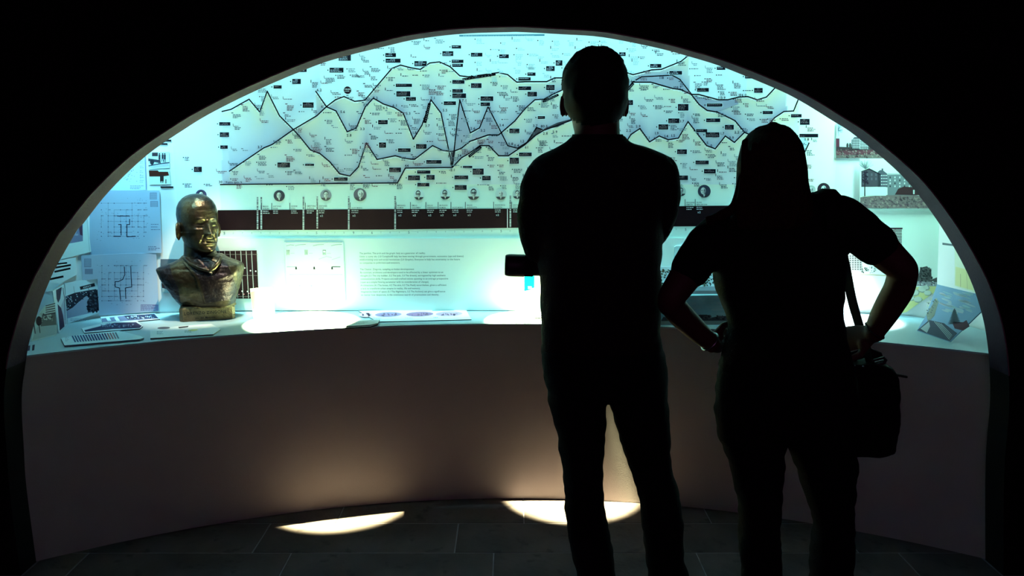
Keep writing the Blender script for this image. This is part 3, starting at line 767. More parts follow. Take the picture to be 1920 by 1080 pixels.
# side card with mat
mD = wplane((130,400),(168,420),(170,472), e=.010)
o = sheet('framed_print', mD, [(112,487),(128,440),(163,402),(171,472)], (.66,.83,.83), .003); tag(o, 'pale mounted print cut by the left side of the arch, left of upper floor plan', 'print')
q = Print(mD); q.poly([(128,457),(140,440),(150,424),(155,417),(155.5,452)], (.16,.20,.34), 1); q.poly([(148,426),(154,418),(155,442),(150,440)], (.06,.03,.07), 2); q.disc(143,440,4,(.3,.36,.5),2,ry=2); q.line([(163,408),(168,471)],1.0,(.4,.55,.6),1); q.build('print_image', o)
# black text strips (left)
mE = wplane((100,500),(135,490),(130,530), e=.006)
o = sheet('caption_card', mE, [(84,548),(104,490),(142,483),(144,515),(120,528),(98,545)], (.70,.85,.88), .002); tag(o, 'pale wall card with four slanting black text strips by the left jamb', 'card')
for a, b, w in (((107,495),(125,493),3), ((103,502),(132,497),3.6), ((103,509.5),(131,503.5),3.6), ((92,524),(118,518.5),3.8)):
    q = Print(mE); q.line([a, b], w, K, 1, step=99); q.build('text_strip', o)
# two small photographs
mF = wplane((277,285),(318,285),(320,347), e=.006)
o = sheet('street_photograph', mF, [(277,286),(317,284.5),(318,315),(279,317)], (.60,.74,.78), .002); tag(o, 'small street photograph of three people walking, above the brown photograph', 'photograph')
q = Print(mF); q.rect(285,286,296,293,(.05,.03,.04),1); q.poly([(278,297),(300,300),(301,306),(278,302)],(.05,.05,.07),1); q.disc(285,304,4,(.03,.03,.04),2,ry=5)
for x, h in ((299,16),(305,13),(309,15)): q.rect(x-1.8,290,x+1.8,290+h*.6,(.04,.03,.04),2); q.disc(x,288.5,1.5,(.04,.03,.04),2,n=8); q.line([(x-1,298),(x-1.5,290+h)],1.2,(.05,.05,.06),2); q.line([(x+1,298),(x+1.8,290+h)],1.2,(.05,.05,.06),2)
q.line([(279,311),(300,307),(317,305)],2.2,(.08,.08,.11),1); q.poly([(280,313),(316,306),(317,312),(290,315)],(.45,.5,.62),1); q.build('photo_image', o)
o = sheet('brown_photograph', mF, [(279,319.5),(317,319),(320,345),(280,346)], (.62,.76,.66), .002); tag(o, 'small brown and cream photograph with dark figures, above a black caption strip', 'photograph')
q = Print(mF); q.poly([(279,319.5),(296,319.5),(298,322),(315,322),(317,329),(304,331),(280,331)],(.06,.015,.01),1); q.rect(300,328,307,340,(.03,.02,.02),2); q.rect(301,339,302.5,343,(.03,.02,.02),2); q.rect(304.5,339,306,343,(.03,.02,.02),2); q.rect(310,336,312,344,(.1,.08,.08),2); q.line([(280,346),(319,345)],.9,(.75,.85,.85),2); q.build('photo_image', o)
for q4, lb in (([(301,349.5),(325,349.5),(325,352.3),(301,352.3)], 'black caption strip under the brown photograph'), ([(306,261.8),(321,261.8),(321,265),(303,265)], 'upper black caption strip near the arch, above the street photograph'), ([(299,268.5),(314,268.5),(314,271.5),(296,271.5)], 'lower black caption strip near the arch, above the street photograph')):
    o = sheet('caption_strip', mF, q4, K, .001); tag(o, lb, 'caption', 'black caption strips by the small photographs')
# dark photo behind the bust
mG = wplane((301,487),(328,487),(322,551), e=.008)
o = sheet('landscape_photograph', mG, [(301,486),(334,486),(336,549.5),(304,549.5)], (.035,.035,.05), .002); tag(o, 'dark landscape photograph on the wall behind the left shoulder of the bust', 'photograph')
q = Print(mG); q.rect(301,486,334,503,(.12,.15,.18),1); q.poly([(304,540),(336,548),(336,549.5),(304,549.5)],(.3,.42,.45),1); q.poly([(304,530),(330,536),(330,539),(304,538)],(.03,.02,.02),1); q.rect(304,526,320,529,(.3,.25,.2),1); q.build('photo_image', o)
# black chart with white verticals
mH = wplane((410,471),(481,470),(483,558), e=.018)
o = sheet('black_chart', mH, [(396,471),(481,469.5),(484,540),(484,560),(398,560)], (.014,.006,.008), .003); tag(o, 'black poster with thin white vertical lines behind the bust', 'poster')
for i in range(7):
    x = 411+i*10.1; q = Print(mH); q.line([(x, 471), (x+4.6, 559)], .8 if i < 4 else 1.2, (.45,.5,.5), 1, step=99); q.build('vertical_line', o)
q = Print(mH)
for y in (477, 516.5, 556): q.line([(398, y), (483, y)], .6, (.2,.2,.2), 1, step=99)
for x, y in ((459,502.5),(469.5,507.5),(479.5,508.5),(444,547),(454,546),(464,546.5)): q.disc(x, y, 1.4, WH, 2, n=10)
for x, y in ((448,552),(457.5,551.5),(467,550)): q.disc(x, y, 1.0, (.8,.3,.35), 2, n=8)
q.build('chart_marks', o)
# ---------------- things on the counter, left
def flat(name, outline, col, th, label, cat, draw=None, edge=None, group=None):
    mp_ = flatplane(CZ+.0012+th); o = sheet(name, mp_, outline, col, th); tag(o, label, cat, group)
    if edge:
        me = o.data; at = me.color_attributes['Col']
        for p_ in me.polygons:
            if abs(p_.normal.z) < .5:
                for li in p_.loop_indices: at.data[li].color = (*edge, 1)
    if draw: q = Print(mp_); draw(q); q.build('printed_face', o)
    return o
def d1(q):
    q.poly([(158,619),(190,611),(215,605),(255,604),(266,611),(262,615),(210,617),(160,622)],(.05,.05,.11),1)
    speck(q,190,607,250,613,34,[(.15,.18,.3),(.28,.34,.5)],(2,5),2)
flat('photo_booklet',[(153,615.5),(196,605),(258,602),(268,611.5),(262,616),(158,624)],(.70,.82,.86),.004,'thin booklet with dark panorama on its cover, behind the striped chart card','booklet',d1,(.08,.08,.1))
def d2(q):
    q.poly([(190,597),(240,591),(290,588),(298,597),(262,600),(192,604)],(.16,.18,.30),1)
    for x in (201,217): q.poly([(x-3,595),(x+3,594),(x+8,601.5),(x+1,602)],(.6,.7,.78),2)
    q.poly([(232,592),(289,588.5),(296,596.5),(240,599)],(.03,.035,.07),2); speck(q,238,592,288,597,30,[(.2,.26,.4),(.5,.6,.7)],(1,4),3)
flat('dark_booklet',[(188,594),(238,590),(291,587.5),(300,598),(262,601.5),(193,606)],(.66,.78,.84),.004,'booklet with two light and one dark picture at the foot of the lower floor plan','booklet',d2,(.06,.06,.08))
def d3(q):
    cs = [(.05,.10,.22),(.05,.09,.22),(.06,.10,.24),(.05,.07,.2),(.05,.07,.2),(.05,.07,.2),(.05,.06,.2),(.04,.06,.2),(.05,.06,.2),(.04,.05,.2),(.04,.05,.18),(.05,.05,.16),(.07,.05,.16),(.28,.14,.18),(.3,.16,.2),(.28,.2,.26),(.14,.2,.26)]
    for i, c in enumerate(cs):
        x = 134+i*5.05; yt = 629.8-i*.42; q.poly([(x, yt), (x+3, yt-.2), (x+9, yt+11.6), (x+6, yt+12)], c, 2)
    q.greek(122,632,8,4,(.4,.5,.6),gap=2.2); q.greek(224,621,12,1,(.4,.5,.6))
flat('striped_chart_card',[(114,634),(152,627),(225,620),(263,630),(270,633),(262,636),(121,647.5)],(.60,.78,.84),.007,'pale card with a row of blue and pink stripes near the counter edge','card',d3,(.14,.16,.2))
def d4(q):
    q.disc(307,614.8,12,(.10,.12,.16),2,ry=2.1,rot=-.04); q.poly([(334,613),(354,611),(352,613.4),(336,615.5)],(.03,.03,.04),2); q.greek(294,621,14,3,(.35,.45,.5),gap=2.2); q.disc(362,619,9,(.7,.75,.35),2,ry=1.8,rot=-.1); q.greek(346,620,16,2,(.3,.4,.4),gap=2)
flat('leaflet',[(281,619),(330,612),(396,607),(414,617),(400,626.5),(282,634)],(.76,.86,.88),.005,'white leaflet with small ellipse diagrams in front of the bust','leaflet',d4,(.2,.22,.2))
def d5(q):
    q.poly([(497,615),(585,607),(586,612),(497,620)],(.80,.9,.6),1); q.greek(500,616,22,1,(.5,.7,.5)); q.greek(535,613,24,1,(.5,.7,.5)); q.greek(570,610,16,1,(.5,.7,.5))
flat('pale_leaflet',[(490,604),(560,599),(590,606),(588,613),(496,621)],(.86,.9,.84),.002,'pale yellowish leaflet lying on the counter right of the yellow card','leaflet',d5)
# two black tags at the far left of the counter
for x, lb in ((54.5,'left of the two little dark labels at the left end of the counter'),(63,'right of the two little dark labels at the left end of the counter')):
    flat('counter_label',[(x-2.2,648.5),(x+2.2,647.5),(x+1.2,656.5),(x-3,657.5)] if x<60 else [(x-2.2,647),(x+2.2,646),(x+1.2,656),(x-3,657)],(.06,.04,.07),.001,lb,'label',group='little dark labels on the counter end')
# standing photographs left
mI = wplane((127,600),(187,585),(150,530), e=.014)
o = sheet('crowd_photograph', mI, [(127,607),(122,535),(120,531),(182,521),(184,540),(187,586)], (.68,.82,.86), .003); tag(o, 'photograph of a crowded finish line under an ARRIVO banner', 'photograph')
q = Print(mI)
q.poly([(122,556),(140,550),(160,546),(180,542),(183,544),(186,583),(126,597)],(.30,.36,.50),1)
def incr(x, y): return y < 600-(x-120)*.38 and y > 572-(x-120)*.5
q.poly([(122,556),(140,549),(162,545),(180,542),(182,548),(160,556),(148,566),(136,577),(125,583)],(.025,.03,.05),2)
speck(q,123,546,178,580,150,[(.55,.65,.75),(.02,.02,.03),(.3,.36,.45),(.02,.02,.03)],(1.2,3.4),3,lambda x,y: y<583-(x-123)*.62 and y>556-(x-123)*.26)
q.poly([(175,545),(183,543),(186,582),(164,586),(170,572),(163,566)],(.02,.025,.04),3)
speck(q,164,550,184,584,60,[(.02,.02,.04),(.06,.08,.12),(.01,.01,.02)],(4,9),4,lambda x,y:x>163+abs(y-566)*.2)
q.greek(132,597.5,50,1,(.35,.45,.55),h=1.2); q.greek(132,600,44,1,(.35,.45,.55),h=1.2)
q.line([(138,537),(140,550)],.6,(.15,.18,.2),3); q.line([(165,540),(170,549)],.9,(.05,.06,.08),3)
q.build('photo_image', o)
q = Print(mI); q.line([(152,540.2),(176,534)], 6.2, (.02,.02,.03), 4, step=99); q.text('ARRIVO', 156, 541.0, 3.1, (.7,.78,.8), ly=5, rot=-.25, wx=.85); q.build('arrivo_banner', o)
mJ = standplane((111,625),(126,609), lean=.0)
o = sheet('folded_photograph', mJ, [(99,546),(120,533.5),(124,570),(126,609),(111,625)], (.60,.75,.80), .003); tag(o, 'narrow folded photograph with tall dark shapes, edge-on beside the crowd photograph', 'photograph')
q = Print(mJ); q.poly([(105,544),(116,538),(113,560),(109,568),(106,560)],(.03,.03,.06),1); q.poly([(108,570),(117,580),(121,612),(112,620)],(.04,.03,.07),1); q.poly([(114,575),(120,560),(123,572),(125,607),(121,609),(118,590)],(.42,.5,.6),2); q.line([(118,540),(121,560),(122,600)],1.2,(.1,.1,.16),2); q.build('photo_image', o)
mK = standplane((62,641),(106,630), lean=.0)
o = sheet('plaza_photograph', mK, [(84,575),(103,566),(105,629),(58,641),(62,610),(72,590)], (.62,.78,.78), .003); tag(o, 'photograph of a paved plaza with a dark tree, at the left end of the counter', 'photograph')
q = Print(mK); q.poly([(70,612),(107,607),(107,626),(60,638)],(.46,.58,.6),1); q.poly([(78,590),(104,585),(106,609),(76,612)],(.12,.14,.16),2)
speck(q,76,588,98,602,26,[(.55,.65,.65),(.05,.05,.06)],(3,7),3); q.disc(73,602,5.5,(.03,.02,.03),4,ry=9); q.line([(73,608),(75,624)],1.4,K,4); q.line([(63,604),(66,625)],2.5,(.1,.1,.14),4); 
for i in range(5): q.line([(86,573.5+i*4),(103,569+i*4.5)],1.7,(.06,.05,.07),3,step=99)
q.build('photo_image', o)
# yellow card with bridge
mL = standplane((470,598),(515,596), lean=.06)
o = sheet('yellow_card', mL, [(468.5,541),(511,539),(516,595.5),(475,597.5)], (.86,.90,.86), .003); tag(o, 'white and yellow card with a grey bridge drawing standing right of the bust', 'card')
q = Print(mL); q.poly([(470,548),(484,545),(486,572),(474,580)],(.84,.88,.42),1); q.poly([(503,560),(511,550),(514,570),(506,572)],(.84,.86,.45),1)
q.poly([(485.5,558.5),(512.5,566),(513,575),(509.5,575),(508,566.5),(491,566),(489.5,576),(487,576.5)],(.09,.09,.15),2); q.poly([(478,596),(481,590),(498,583.5),(507,586),(515,594)],(.85,.68,.36),2)
q.text('27',473.5,549,3,(.2,.25,.28),ly=2); q.text('19',498,547.5,3,(.05,.1,.12),ly=2); q.build('card_drawing', o)
# ellipse strip on the counter centre
def d6(q):
    for x, w, c in ((686,12,(.60,.36,.40)),(728,25,(.26,.16,.27)),(787,25.5,(.26,.13,.22)),(842,25,(.42,.24,.32))):
        q.disc(x, 590.2-(x-686)*.012, w, c, 2, ry=4.4, n=32, rot=-.03)
        speck(q, x-w*.6, 588, x+w*.6, 592, 12, [(.14,.08,.13)], (2,5), 3)
    q.line([(811,582.4),(851,581.4)],1.3,(.2,.3,.3),2); q.greek(700,596,16,1,(.4,.5,.5)); q.greek(760,595.5,16,1,(.4,.5,.5)); q.greek(813,594.5,9,1,(.1,.15,.15))
flat('diagram_sheet',[(672,583),(872,577.5),(884,598.8),(708,603)],(.76,.88,.88),.003,'sheet with four purple ellipses lying on the counter under the text','sheet',d6,(.03,.03,.04))
# magazines, stack of two and a smaller booklet
for i, (pl, lb) in enumerate((([(648,606),(668,602.5),(712,600.5),(708,608),(694,612),(647,614.5)],'lower dark-edged magazine of the small stack at the counter edge'),([(650,604),(672,600.5),(712,598.5),(709,605.5),(694,609),(649,611.5)],'upper white magazine of the small stack at the counter edge'))):
    zt = CZ+.0015+.005*(i+1)+.0008*i; mp_ = flatplane(zt); o = sheet('magazine', mp_, pl, (.78,.84,.84), .005); tag(o, lb, 'magazine', 'magazines stacked at the counter edge')
    for p_ in o.data.polygons:
        if abs(p_.normal.z) < .5:
            for li in p_.loop_indices: o.data.color_attributes['Col'].data[li].color = (.02, .015, .02, 1) if i == 0 else (.3, .28, .28, 1)
    q = Print(mp_); q.greek(660, 604-i, 30, 2, (.5, .6, .6), gap=2.6); q.build('cover_print', o)
# cyan picture by the camera
mM = wplane((983,520),(1012,520),(1012,548), e=.020)
o = sheet('cyan_picture', mM, [(983,516),(1030,515),(1030,560),(983,549)], (.86,.88,.80), .003); tag(o, 'bright cyan picture with white lettering below the camera lens', 'picture')
q = Print(mM); q.poly([(983,516),(1002,516),(1002,539),(994,543),(983,546)],(.0,.42,.50),1); q.greek(990,537,9,2,(.7,.8,.8),h=1.6,gap=3,ly=2)
for x in (1003.5,1006.5,1009.5): q.line([(x,521),(x,538)],.9,(.25,.35,.4),2)
q.build('picture_image', o)
# open magazine with fanned leaves
for i, (dx, dz, lb) in enumerate(((0,.004,'bottom leaf of the fanned brochures beside the man'),(8,.012,'middle leaf of the fanned brochures beside the man'),(16,.024,'top leaf of the fanned brochures beside the man'))):
    b = MB(); a = PZ(942+dx*1.6, 600, CZ+.002); c = PZ(1085, 597-i*2, CZ+.002); ed = .0014
    y0, y1 = a.y, a.y+.13; N_ = 10; V = []; F = []
    for j in range(N_+1):
        t = j/N_; x = a.x+(c.x-a.x)*t; z = CZ+.0015+i*.0022+dz*1.9*t**1.6
        V += [(x, y0+.012*i, z), (x, y1, z), (x, y1, z+ed), (x, y0+.012*i, z+ed)]
    for j in range(N_):
        e_ = 4*j; F += [(e_, e_+1, e_+5, e_+4), (e_+3, e_+7, e_+6, e_+2), (e_, e_+4, e_+7, e_+3), (e_+1, e_+2, e_+6, e_+5)]
    F += [(0, 3, 2, 1), (4*N_, 4*N_+1, 4*N_+2, 4*N_+3)]
    o = link_mesh('brochure', V, F, mat('grey brochure paper', (.55,.6,.58), .6, noise_amt=.25, nscale=30)); tag(o, lb, 'brochure', 'fanned brochures on the counter')
# ---------------- middle right, seen under the woman's arm
mN = wplane((1262,462),(1300,462),(1300,500), e=.020)
o = sheet('grey_panel', mN, [(1265,463),(1268,461),(1345,460),(1345,500),(1264,500)], (.52,.70,.72), .008); tag(o, 'pale grey rounded panel partly hidden behind the raised elbow of the woman', 'panel')
mO = wplane((1240,510),(1400,510),(1400,545), e=.018)
o = sheet('tree_photograph', mO, [(1225,500),(1405,500),(1405,551),(1225,553)], (.62,.72,.74), .004); tag(o, 'dark tree photograph above a grey road, seen inside the bent left arm', 'photograph')
q = Print(mO); q.rect(1228,537,1402,545,(.26,.29,.31),1); q.rect(1228,545,1402,551,(.10,.10,.11),2); speck(q,1228,506,1400,536,420,[(.03,.03,.02),(.09,.07,.04),(.02,.02,.02),(.5,.6,.6)],(2,6),2); q.build('photo_image', o)
mP = standplane((1243,610),(1374,610), lean=.18)
o = sheet('sky_photograph', mP, [(1236,556),(1400,552),(1402,609),(1238,610)], (.40,.62,.74), .004); tag(o, 'standing photograph of wide blue sky over low dark hills, inside the bent left arm', 'photograph')
q = Print(mP)
for _ in range(40): 
    x, y = rnd.uniform(1246,1380), rnd.uniform(557,588); q.disc(x, y, rnd.uniform(6,14), (.48+rnd.uniform(-.03,.06),.68,.78), 1, ry=rnd.uniform(1.5,3), n=12)
q.rect(1240,600,1402,608.5,(.42,.44,.47),2); q.poly([(1240,600),(1244,594),(1262,597),(1300,596),(1312,590),(1326,590),(1332,596),(1346,593),(1370,592),(1402,594),(1402,601),(1240,602)],(.09,.085,.11),3)
speck(q,1310,592,1398,599,60,[(.05,.04,.06),(.2,.16,.2)],(2,6),4); q.build('photo_image', o)
# ---------------- right hand photographs
def photo(name, mpx, outl, sky, label, draw, th=.003):
    o = sheet(name, mpx, outl, sky, th); tag(o, label, 'photograph'); q = Print(mpx); draw(q); q.build('photo_image', o); return o
mQ = wplane((1569,230),(1650,290),(1569,296), e=.008)
def dq(q):
    q.poly([(1567.5,279),(1600,277),(1640,276),(1680,290),(1695,297),(1567.5,296.5)],(.13,.045,.06),1)
    q.poly([(1567.5,291),(1660,289),(1690,297),(1567.5,296.5)],(.14,.12,.11),2); speck(q,1570,280,1670,296,150,[(.22,.12,.13),(.06,.03,.04),(.25,.2,.18)],(1.5,5),3)
    q.rect(1567.5,259.5,1574,281,(.12,.03,.05),2); q.poly([(1567.5,275),(1600,276),(1645,275),(1645,280),(1600,282),(1567.5,282)],(.05,.035,.04),3)
    q.poly([(1596,281),(1597,262),(1602,257),(1614,257),(1614,281)],(.07,.07,.09),3); q.poly([(1610,281),(1611,258),(1622,262),(1628,270),(1632,281)],(.14,.15,.17),3)
    for i in range(6):
        for j in range(5):
            q.rect(1598.5+j*3,260.5+i*3.2,1600.4+j*3,262+i*3.2,(.6,.7,.7),4); q.rect(1612+j*3.4,263+i*3.0,1614.2+j*3.4,264.4+i*3.0,(.62,.72,.72),4)
    for x in (1589,1594): q.disc(x,273,2.2,(.05,.05,.05),4,ry=5)
    for i in range(26): 
        a = rnd.uniform(0,6.28); q.line([(1571,245),(1571+abs(math.cos(a))*9,243+math.sin(a)*12)],.4,(.2,.25,.32),3)
photo('block_photograph', mQ, [(1569,229),(1700,305),(1695,297),(1567,296.5)][0:1]+[(1625,229),(1700,290),(1700,297),(1567,296.5)], (.62,.80,.80), 'photograph of apartment blocks over a red field, uppermost under the arch', dq)
mR = wplane((1612,298),(1725,300),(1725,388), e=.008)
def dr(q):
    q.poly([(1613,370),(1650,366),(1700,364),(1780,374),(1785,391),(1612,390)],(.20,.16,.16),1)
    speck(q,1614,369,1770,389,260,[(.10,.08,.09),(.32,.27,.24),(.24,.20,.20),(.15,.10,.12)],(2,7),2)
    q.poly([(1615,321),(1630,317),(1650,327),(1651,350),(1615,351)],(.07,.065,.085),2); q.poly([(1612,322),(1630,315.5),(1653,327),(1650,328),(1630,318)],(.02,.02,.03),3)
    q.poly([(1646,351),(1646,322),(1650,319),(1655,319),(1664,326),(1664,351)],(.09,.10,.13),2); q.rect(1653,316,1656,321,(.08,.09,.12),2)
    q.poly([(1664,358),(1664,325),(1700,325),(1712,338),(1722,350),(1724,366),(1664,366)],(.17,.21,.23),2); q.line([(1664,326.5),(1700,326)],1.8,(.5,.55,.55),3)
    for i in range(4):
        for j in range(6): q.rect(1668+j*9,331+i*5.6,1670.2+j*9,334+i*5.6,(.6,.66,.66) if (i+j)%3 else (.03,.03,.04),3)
        for j in range(4): q.rect(1652+j*3.2,328+i*5.6,1653.8+j*3.2,330.2+i*5.6,(.6,.66,.66),3)
    for j in range(9): q.rect(1617+(j%4)*8,325+(j//4)*8,1620+(j%4)*8,330+(j//4)*8,(.11,.11,.14),3)
    q.rect(1613,350.5,1661.5,367,(.66,.80,.74),4); q.poly([(1678,365),(1684,354),(1694,350),(1712,351),(1722,359),(1726,366)],(.05,.025,.03),4); q.rect(1712,356,1715,364,(.5,.6,.6),5)
    q.rect(1620.5,322,1622.5,368,(.03,.02,.03),5)
    for i in range(60):
        a = rnd.uniform(-2.9,-.25); r_ = rnd.uniform(5,17); q.line([(1623,317),(1623+math.cos(a)*r_,314+math.sin(a)*r_)],.35,(.25,.30,.34),4)
    speck(q,1617,322,1628,346,40,[(.03,.02,.04)],(2,4),6)
photo('housing_photograph', mR, [(1612,297.5),(1700,297.5),(1790,391.5),(1612,390)], (.70,.86,.74), 'photograph of housing blocks behind a bare field, second one down on the right', dr)
mS = wplane((1590,395),(1750,400),(1745,570), e=.007)
def ds(q):
    for i in range(12):
        q.rect(1662-(i%2)*2 if i > 2 else 1669,428+i*2.9,1691,429.6+i*2.9,(.07,.035,.045),2)
    q.poly([(1670,427),(1692.5,427),(1692,430),(1669,430)],(.06,.03,.05),2); q.rect(1677,430,1679.5,462,(.3,.25,.25),3); q.rect(1661,436,1668,458,(.16,.11,.13),1)
    q.poly([(1586,476),(1604,474),(1617,482),(1617,509),(1586,509)],(.35,.38,.36),1)
    for i in range(7):
        for j in range(6): q.rect(1588+j*4.8,479+i*4.1,1591+j*4.8,481.3+i*4.1,(.07,.08,.08),2)
    speck(q,1616,500,1642,512,44,[(.05,.07,.06),(.3,.35,.3)],(1.5,4),2); q.line([(1586,512),(1662,517)],2.4,(.45,.42,.3),3)
    q.poly([(1718,531),(1726,502),(1738,499),(1746,508),(1747,524),(1757,520),(1757,534),(1740,534)],(.07,.08,.08),2); speck(q,1722,502,1748,530,80,[(.02,.03,.03),(.12,.14,.13)],(2,5),3)
    q.poly([(1717,527),(1757,529),(1757,537),(1716,536)],(.28,.33,.34),3); speck(q,1718,527,1752,535,20,[(.6,.7,.68),(.1,.1,.12)],(2,5),4)
    q.poly([(1700,540),(1757,535),(1757,545),(1700,585),(1640,600)],(.62,.66,.30),2)
    for x, y, r_ in ((1716,549,10),(1730,543,9),(1708,560,8),(1722,562,9),(1740,550,8),(1737,540,7)):
        q.poly([(x+r_*math.cos(t)*rnd.uniform(.8,1.1), y+r_*.7*math.sin(t)*rnd.uniform(.8,1.1)) for t in np.linspace(0,5.6,8)],(.30,.38,.32),4)
        q.poly([(x-1+r_*.85*math.cos(t)*rnd.uniform(.8,1.1), y-1+r_*.58*math.sin(t)*rnd.uniform(.8,1.1)) for t in np.linspace(0,5.6,8)],(.55,.66,.56),5)
photo('tower_photograph', mS, [(1586,391.5),(1752,393.5),(1761,405),(1757,545),(1716,568),(1586,569)], (.66,.84,.75), 'big pale green photograph with a striped tower and boulders behind the bent right arm', ds)
mT = wplane((1765,440),(1800,470),(1800,540), e=.007)
o = sheet('interior_photograph', mT, [(1762,405),(1790,440),(1815,490),(1836,556),(1757,534)], (.86,.90,.88), .003); tag(o, 'white interior photograph with yellowish doors by the right jamb', 'photograph')
q = Print(mT); q.poly([(1767,455),(1792,458.5),(1793,462),(1767,459)],(.14,.18,.2),1); q.poly([(1790,460),(1806,478),(1822,520),(1830,550),(1790,536)],(.80,.86,.68),1); q.poly([(1792,500),(1815,506),(1826,545),(1791,535)],(.80,.80,.42),2); q.line([(1801,514),(1801,538)],.9,(.5,.45,.25),3); q.line([(1812,510),(1814,542)],.8,(.6,.55,.3),3); q.build('photo_image', o)
mU = standplane((1719,620),(1781,641), lean=.42)
o = sheet('folded_sky_photograph', mU, [(1757,533),(1829,550.5),(1840,584),(1781,641),(1719,620),(1737,590)], (.28,.46,.66), .004); tag(o, 'tilted photograph of blue cloudy sky over a road and fir tree at the right end', 'photograph')
q = Print(mU)
for _ in range(46):
    x, y = rnd.uniform(1765,1822), rnd.uniform(548,585); q.disc(x, y, rnd.uniform(4,11), (.50+rnd.uniform(-.1,.12),.66,.74), 1, ry=rnd.uniform(.8,2.2), n=12, rot=.35)
q.poly([(1737,590),(1755,560),(1760,565),(1752,592),(1740,604)],(.3,.36,.30),2); speck(q,1738,560,1762,600,60,[(.16,.2,.2),(.5,.56,.4)],(2,5),3,lambda x,y: x<1768-(y-545)*.5)
q.poly([(1720,619),(1742,600),(1770,606),(1795,625),(1781,640)],(.10,.12,.16),2); q.poly([(1726,616),(1742,603),(1744,612),(1738,624)],(.44,.54,.56),3)
for a in (0,4,8,12): q.line([(1752+a,603+a*.3),(1780+a*.4,636-a*.6)],1.1,(.5,.58,.6),3)
for i in range(9): q.poly([(1789.5,578+i*3),(1786-i*1.3,584+i*3),(1793+i*1.3,583.5+i*3)],(.10,.14,.17),4)
q.poly([(1785,604),(1806,604),(1812,600),(1818,612),(1806,620),(1790,616)],(.12,.07,.09),4); q.build('photo_image', o)

# ================================================================== HEAD, EAR, HAND TOOLS
def head_geo(o, scale=1.0, yaw=0.0, tilt=0.0, old=False, roll=0.0, jaw=1.0, detail=1.0, nz=84, na=96):
    """returns verts, faces, function to place a local point"""
    kn = np.array([(-.124,.004,.070,-.050),(-.119,.026,.082,-.020),(-.108,.040,.090,.005),(-.09,.051,.092,.035),(-.07,.058,.089,.060),(-.045,.064,.087,.077),(-.02,.068,.087,.088),(.01,.0715,.088,.095),(.04,.073,.091,.099),(.07,.0685,.085,.094),(.09,.059,.073,.081),(.105,.046,.056,.063),(.114,.033,.040,.045),(.119,.019,.023,.026),(.1205,.006,.008,.008)])
    t = np.linspace(0, 1, nz); zi = np.sin((t-.5)*math.pi)*.1223-.00175
    w = np.interp(zi, kn[:, 0], kn[:, 1]); f = np.interp(zi, kn[:, 0], kn[:, 2]); b = np.interp(zi, kn[:, 0], kn[:, 3])
    def sm(a):
        for _ in range(3): a = np.r_[a[0], (a[:-2]+2*a[1:-1]+a[2:])/4, a[-1]]
        return a
    w, f, b = sm(w)*np.where(zi < -.03, jaw, 1), sm(f), sm(b)
    V = []
    G = lambda x, s: math.exp(-(x/s)**2)
    for i in range(nz):
        z = zi[i]
        for j in range(na):
            th = 2*math.pi*j/na; c, s_ = math.cos(th), math.sin(th); e = 2.25
            x = w[i]*math.copysign(abs(c)**(2/e), c); y = math.copysign(abs(s_)**(2/e), s_); y = y*(f[i] if y > 0 else b[i])
            if s_ > 0:
                fr = s_; ax = abs(x); D = 0
                # nose
                if -.060 < z < .016:
                    tt = (.012-z)/.052; h = .004+.021*max(0, min(1, tt))**1.15 if z > -.042 else .025*max(0, (z+.060)/.018)**.7
                    D += h*G(x, .0075+.0055*max(0, tt))
                D += .008*G(ax-.0135, .0065)*G(z+.040, .008)                       # nostril wings
                D -= .004*G(ax-.007, .004)*G(z+.0515, .0035)
                D += .0055*G(z-.021-.05*(ax-.03)*0, .0065)*G(ax-.028, .017)+.002*G(x, .012)*G(z-.016, .008)   # brow
                D -= .0115*G(ax-.030, .015)*G(z-.001, .0105)                        # sockets
                D += .0075*G(ax-.031, .0105)*G(z+.000, .0075)                       # eyeball
                D += .0022*G(ax-.031, .013)*G(z-.0075, .0018)-.0022*G(ax-.031, .011)*G(z-.0045, .0018)  # upper lid
                D += .0018*G(ax-.031, .011)*G(z+.0065, .0018)
                D -= .003*G(ax-.030, .012)*G(z+.014, .004)*(1.5 if old else .6)      # bags
                D += .005*G(ax-.044, .014)*G(z+.022, .012)                          # cheekbone
                D += .004*G(ax-.040, .014)*G(z+.058, .014)*(1 if old else .3)
                xl = .019+(-z-.045)*.42
                D -= .0045*G(ax-xl, .0035)*(1 if -.078 < z < -.040 else 0)*(1.2 if old else .35)
                D += .0065*G(x, .021)*G(z+.0655, .0045)+.0075*G(x, .017)*G(z+.0795, .0055)   # lips
                D -= .0065*G(x, .022)*G(z+.0722, .0022)
                D -= .0035*G(x, .018)*G(z+.089, .005)
                D += .0085*G(x, .016)*G(z+.106, .010)
                D -= .0015*G(x, .0035)*G(z+.058, .005)
                if old:
                    D -= .0014*(G(z-.043, .0022)+G(z-.056, .0022))*G(x, .035); D -= .003*G(x-.0045, .0018)*G(z-.02, .008)+.003*G(x+.0045, .0018)*G(z-.02, .008)
                y += D*fr*detail
                x += (.003*G(ax-.05, .02)*G(z+.022, .012))*math.copysign(1, x)
            V.append((x, y, z))
    F = []
    for i in range(nz-1):
        for j in range(na):
            j2 = (j+1) % na; F.append((i*na+j, i*na+j2, (i+1)*na+j2, (i+1)*na+j))
    F.append(tuple(range(na-1, -1, -1))); F.append(tuple((nz-1)*na+j for j in range(na)))
    M = Matrix.Translation(Vector(o)) @ Matrix.Rotation(yaw, 4, 'Z') @ Matrix.Rotation(tilt, 4, 'X') @ Matrix.Rotation(roll, 4, 'Y') @ Matrix.Scale(scale, 4)
    return [M @ Vector(v) for v in V], F, M
